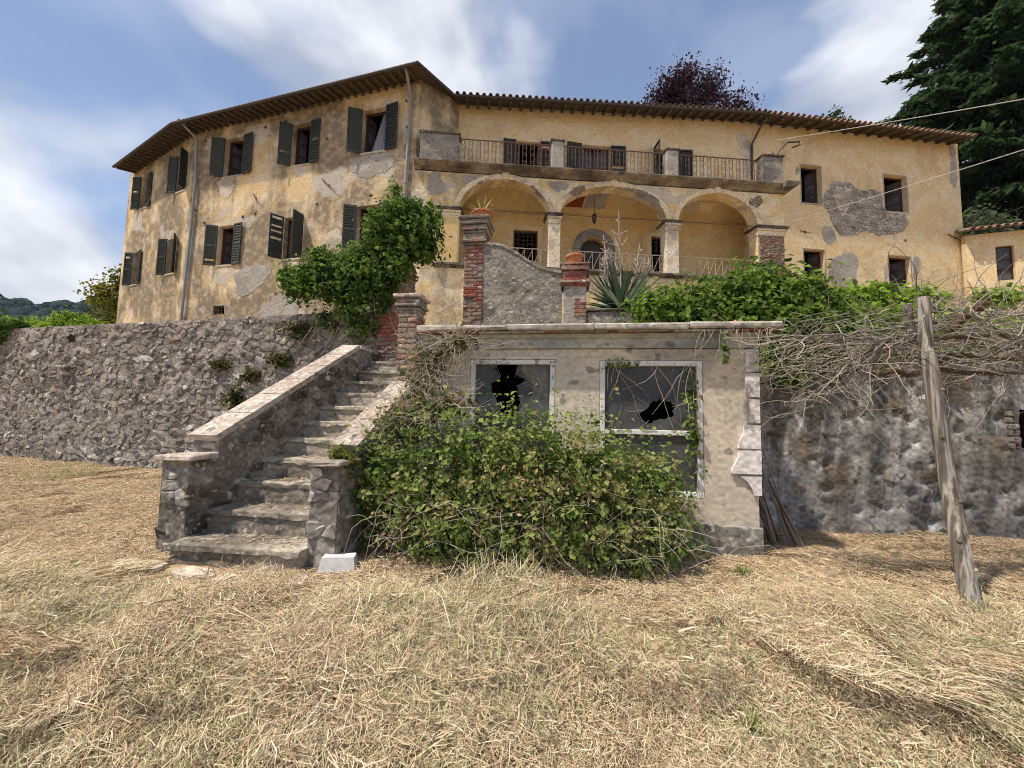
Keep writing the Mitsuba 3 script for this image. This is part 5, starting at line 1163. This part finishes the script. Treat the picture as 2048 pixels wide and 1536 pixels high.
# ------------------------------------------------------------------ pergola post and the dead vine
pts = np.array([(2.628, 2.275, -.14), (2.636, 2.29, .0), (2.675, 2.375, .40), (2.722, 2.46, .76), (2.716, 2.49, 1.12), (2.712, 2.505, 1.38), (2.700, 2.515, 1.53), (2.716, 2.53, 1.64), (2.735, 2.55, 1.93)])
t = np.linspace(0, 1, 70); cum = np.concatenate([[0], np.cumsum(np.linalg.norm(np.diff(pts, axis=0), axis=1))]); P_ = np.stack([np.interp(t * cum[-1], cum, pts[:, i]) for i in range(3)], 1); P_ = np.vstack([P_[:1], (P_[:-2] + P_[1:-1] * 2 + P_[2:]) / 4, P_[-1:]])
m = MB().tube(P_, np.interp(t, [0, .5, .78, .84, 1], [.043, .041, .042, .036, .034]), 26); V_ = np.vstack(m.v); ctr = np.stack([np.interp(V_[:, 2], P_[:, 2], P_[:, i]) for i in range(2)], 1); d = V_[:, :2] - ctr; an = np.arctan2(d[:, 1], d[:, 0])
k_ = 1 + .09 * (meshkit.fbm(np.stack([np.cos(an) * 1.6, np.sin(an) * 1.6, V_[:, 2] * .8], -1) + 9, 3, 4) - .5) + .12 * (meshkit.noise(np.stack([np.cos(an) * 7, np.sin(an) * 7, V_[:, 2] * 1.2], -1), 6) - .5)
crack = np.exp(-((an + 1.75 - .12 * np.sin(V_[:, 2] * 4)) / .06) ** 2) * np.clip((1.2 - V_[:, 2]) * 3, 0, 1); V_[:, :2] = ctr + d * (k_ - .28 * crack)[:, None]
put('wooden_post', trimesh.Trimesh(V_, np.vstack(m.f), process=False), 'old_wood', True); tag('wooden_post', 'tall crooked weathered grey wooden post standing in the grass', 'post')
r = np.random.default_rng(4)
for z, a in ((1.30, -1.2), (.62, -1.3), (1.0, -2.2), (.25, -1.0), (.40, -2.4)):
    c = np.array([np.interp(z, P_[:, 2], P_[:, 0]), np.interp(z, P_[:, 2], P_[:, 1]), z]); d = np.array([math.cos(a), math.sin(a), .25]); MB().tube([c + d * .028, c + d * .045, c + d * .052], [.017, .012, .007], 9).out(nm('wooden_post__knot'), 'old_wood', 50)
MB().tube([(2.735, 2.66, 1.92), (2.765, 2.68, 1.80), (2.81, 2.70, 1.68)], [.025, .028, .024], 12).out('wooden_post_001', 'old_wood', 50); tag('wooden_post_001', 'short broken wooden post stub behind the tall post top', 'post')

tag('dried_vine', 'bare dried vine branches tangled over the pergola post', 'dried vine')
r = np.random.default_rng(17)
mains = [[(2.74, 2.6, 1.70), (2.3, 2.62, 1.50), (1.98, 2.66, 1.36)], [(2.7, 2.58, 1.68), (2.35, 2.6, 1.52), (2.1, 2.62, 1.20)], [(2.6, 2.66, 1.66), (2.1, 2.7, 1.68), (1.86, 2.78, 1.66)], [(2.68, 2.6, 1.66), (2.45, 2.6, 1.55), (2.22, 2.6, 1.30)], [(2.74, 2.62, 1.72), (2.45, 2.68, 1.58), (2.12, 2.72, 1.30)], [(2.72, 2.6, 1.70), (2.40, 2.62, 1.62), (1.90, 2.75, 1.60)], [(2.70, 2.7, 1.60), (2.3, 2.85, 1.56), (2.0, 2.9, 1.42)], [(2.6, 2.62, 1.7), (2.35, 2.55, 1.52), (2.02, 2.62, 1.26)],
         [(2.78, 2.60, 1.67), (3.2, 2.66, 1.70), (3.9, 2.72, 1.69)], [(2.80, 2.62, 1.50), (3.1, 2.7, 1.58), (3.8, 2.85, 1.56), (4.4, 3.0, 1.58)], [(2.60, 2.8, 1.44), (3.0, 2.8, 1.47), (3.6, 2.7, 1.45), (4.0, 2.7, 1.52)], [(3.06, 2.7, 1.76), (3.22, 2.72, 1.86), (3.38, 2.74, 1.98)],
         [(2.72, 2.6, 1.86), (3.3, 2.9, 1.95), (4.3, 3.2, 2.0)], [(2.4, 3.0, 1.74), (3.0, 3.0, 1.84), (4.2, 3.1, 1.80)], [(2.6, 3.4, 1.75), (3.6, 3.4, 1.82), (4.6, 3.4, 1.78)], [(3.2, 2.5, 1.55), (3.33, 2.5, 1.68), (3.6, 2.6, 1.95)], [(3.4, 2.5, 1.46), (3.28, 2.5, 1.66), (3.1, 2.6, 1.84)]]
rad_ = [.010, .009, .008, .009, .014, .012, .011, .008, .02, .022, .022, .032, .012, .013, .016, .009, .008]
tips = []
for p, a in zip(mains, rad_):
    p = np.array(p); tt = np.linspace(0, 1, 14); c = np.linspace(0, 1, len(p)); q = np.stack([np.interp(tt, c, p[:, i]) for i in range(3)], 1) + r.normal(0, .012, (14, 3)); tips.append(q)
    MB().tube(q, np.linspace(a, a * .45, 14), 7).out(piece('dried_vine', 'branch'), 'bark' if a > .015 else 'twig_grey', 60)
for mat, cnt, nme in (('twig_grey', 680, 'twigs'), ('twig_pale', 260, 'pale_twigs')):
    m = MB()
    for _ in range(cnt):
        if r.random() < .45: q = tips[r.integers(len(tips))]; b = q[r.integers(14)]
        elif r.random() < .45: b = np.array([r.uniform(2.2, 4.6), r.uniform(2.55, 3.75), r.uniform(1.58, 1.95)])
        else: b = np.array([r.uniform(2.75, 4.5), r.uniform(2.55, 3.4), r.uniform(1.42, 1.85)])
        left = b[0] < 2.75; d = np.array([r.normal(-.9 if left else .2, .9), r.normal(0, .45), r.normal(-.22 if left else .0, .28)])
        p, rr = twig(r, b, d, r.uniform(.18, .62), r.uniform(.0018, .0045), .75, 7, -.02)
        if p[:, 2].max() > 2.16: continue
        m.tube(p, rr, 4, cap=False)
    m.out(f'dried_vine__{nme}', mat, 60); tag(f'dried_vine__{nme}', kind='stuff')
m = MB()
for _ in range(150):      # dry brush standing before the outbuilding
    b = np.array([r.uniform(5.2, 9.0), r.uniform(5.0, 6.2), r.uniform(2.4, 2.75)]); p, rr = twig(r, b, (r.normal(.25, .5), 0, r.uniform(.4, 1.1)), r.uniform(.4, 1.15), .007, .6, 7); m.tube(p, rr, 4, cap=False)
m.out('dry_brush__twigs', 'twig_grey', 60); tag('dry_brush__twigs', kind='stuff'); tag('dry_brush', 'tall dry grey brush standing before the outbuilding at the right edge', 'dry shrub')

# tufts of weeds still green in the lawn and long straw stalks
r = np.random.default_rng(23)
for i, (x, y, c, lb) in enumerate(((1.63, 2.80, 0, 'bright green grass tuft on the bare lawn right of the shed corner'), (-2.60, 2.35, 1, 'dull green grass patch at the left edge before the stairs'), (-1.86, 2.28, 1, 'dull green grass patch below the flat stones'), (.86, 2.70, 0, 'small dark green seedling at the right foot of the bramble bush'), (1.02, 1.72, 0, 'green weed in the foreground right of the middle'))):
    blades(nm('grass_tuft'), (x, y, float(lawn_z(x, y))), 60, .09 if c else .11, .003, 200 + i, [(.14, .20, .05), (.22, .26, .08)] if c == 0 else [(.20, .19, .07), (.26, .22, .09)], (.3, 1.3), part=False, mat='dry_blade', base='blades')
    k = list(scene)[-1].split('__')[0]; tag(k, lb, 'grass tuft')
m = MB()
for _ in range(260):
    y = r.uniform(1.45, 2.9); x = r.uniform(-1.35 * y, 1.35 * y); z = float(lawn_z(x, y)); a = r.normal(.45 if x < 0 else -.5, .6); e = .05
    L_ = r.uniform(.12, .38); k = 6; tt = np.linspace(0, 1, k); px, py = x + tt * L_ * math.cos(a), y + tt * L_ * math.sin(a) * .8 + r.normal(0, .006, k).cumsum()
    m.tube(np.stack([px, py, lawn_z(px, py) + .018 + .02 * np.sin(tt * 3.1) * r.random()], 1), np.linspace(.0013, .0007, k), 4, np.array([(.62, .53, .30), (.52, .47, .22), (.46, .35, .19), (.40, .40, .16)])[r.integers(4)] * r.uniform(.85, 1.15), cap=False)
m.out('straw_stalks', 'dry_blade', True); tag('straw_stalks', 'long cut straw stalks scattered over the front of the lawn', 'straw', kind='stuff')
# ------------------------------------------------------------------ thin haze that turns the far hill blue
scene['air'] = {'type': 'homogeneous', 'albedo': {'type': 'rgb', 'value': [.95, .95, .95]}, 'sigma_t': {'type': 'rgb', 'value': [.00006, .00008, .00012]}}
scene['haze'] = {'type': 'cube', 'to_world': TF().translate([0, 0, 56]).scale([1650, 1650, 58]), 'bsdf': {'type': 'null'}, 'interior': {'type': 'ref', 'id': 'air'}}
scene['camera']['medium'] = {'type': 'ref', 'id': 'air'}
tag('haze', 'thin blue haze over the far hill', kind='stuff')
labels = {k: v for k, v in labels.items() if v}
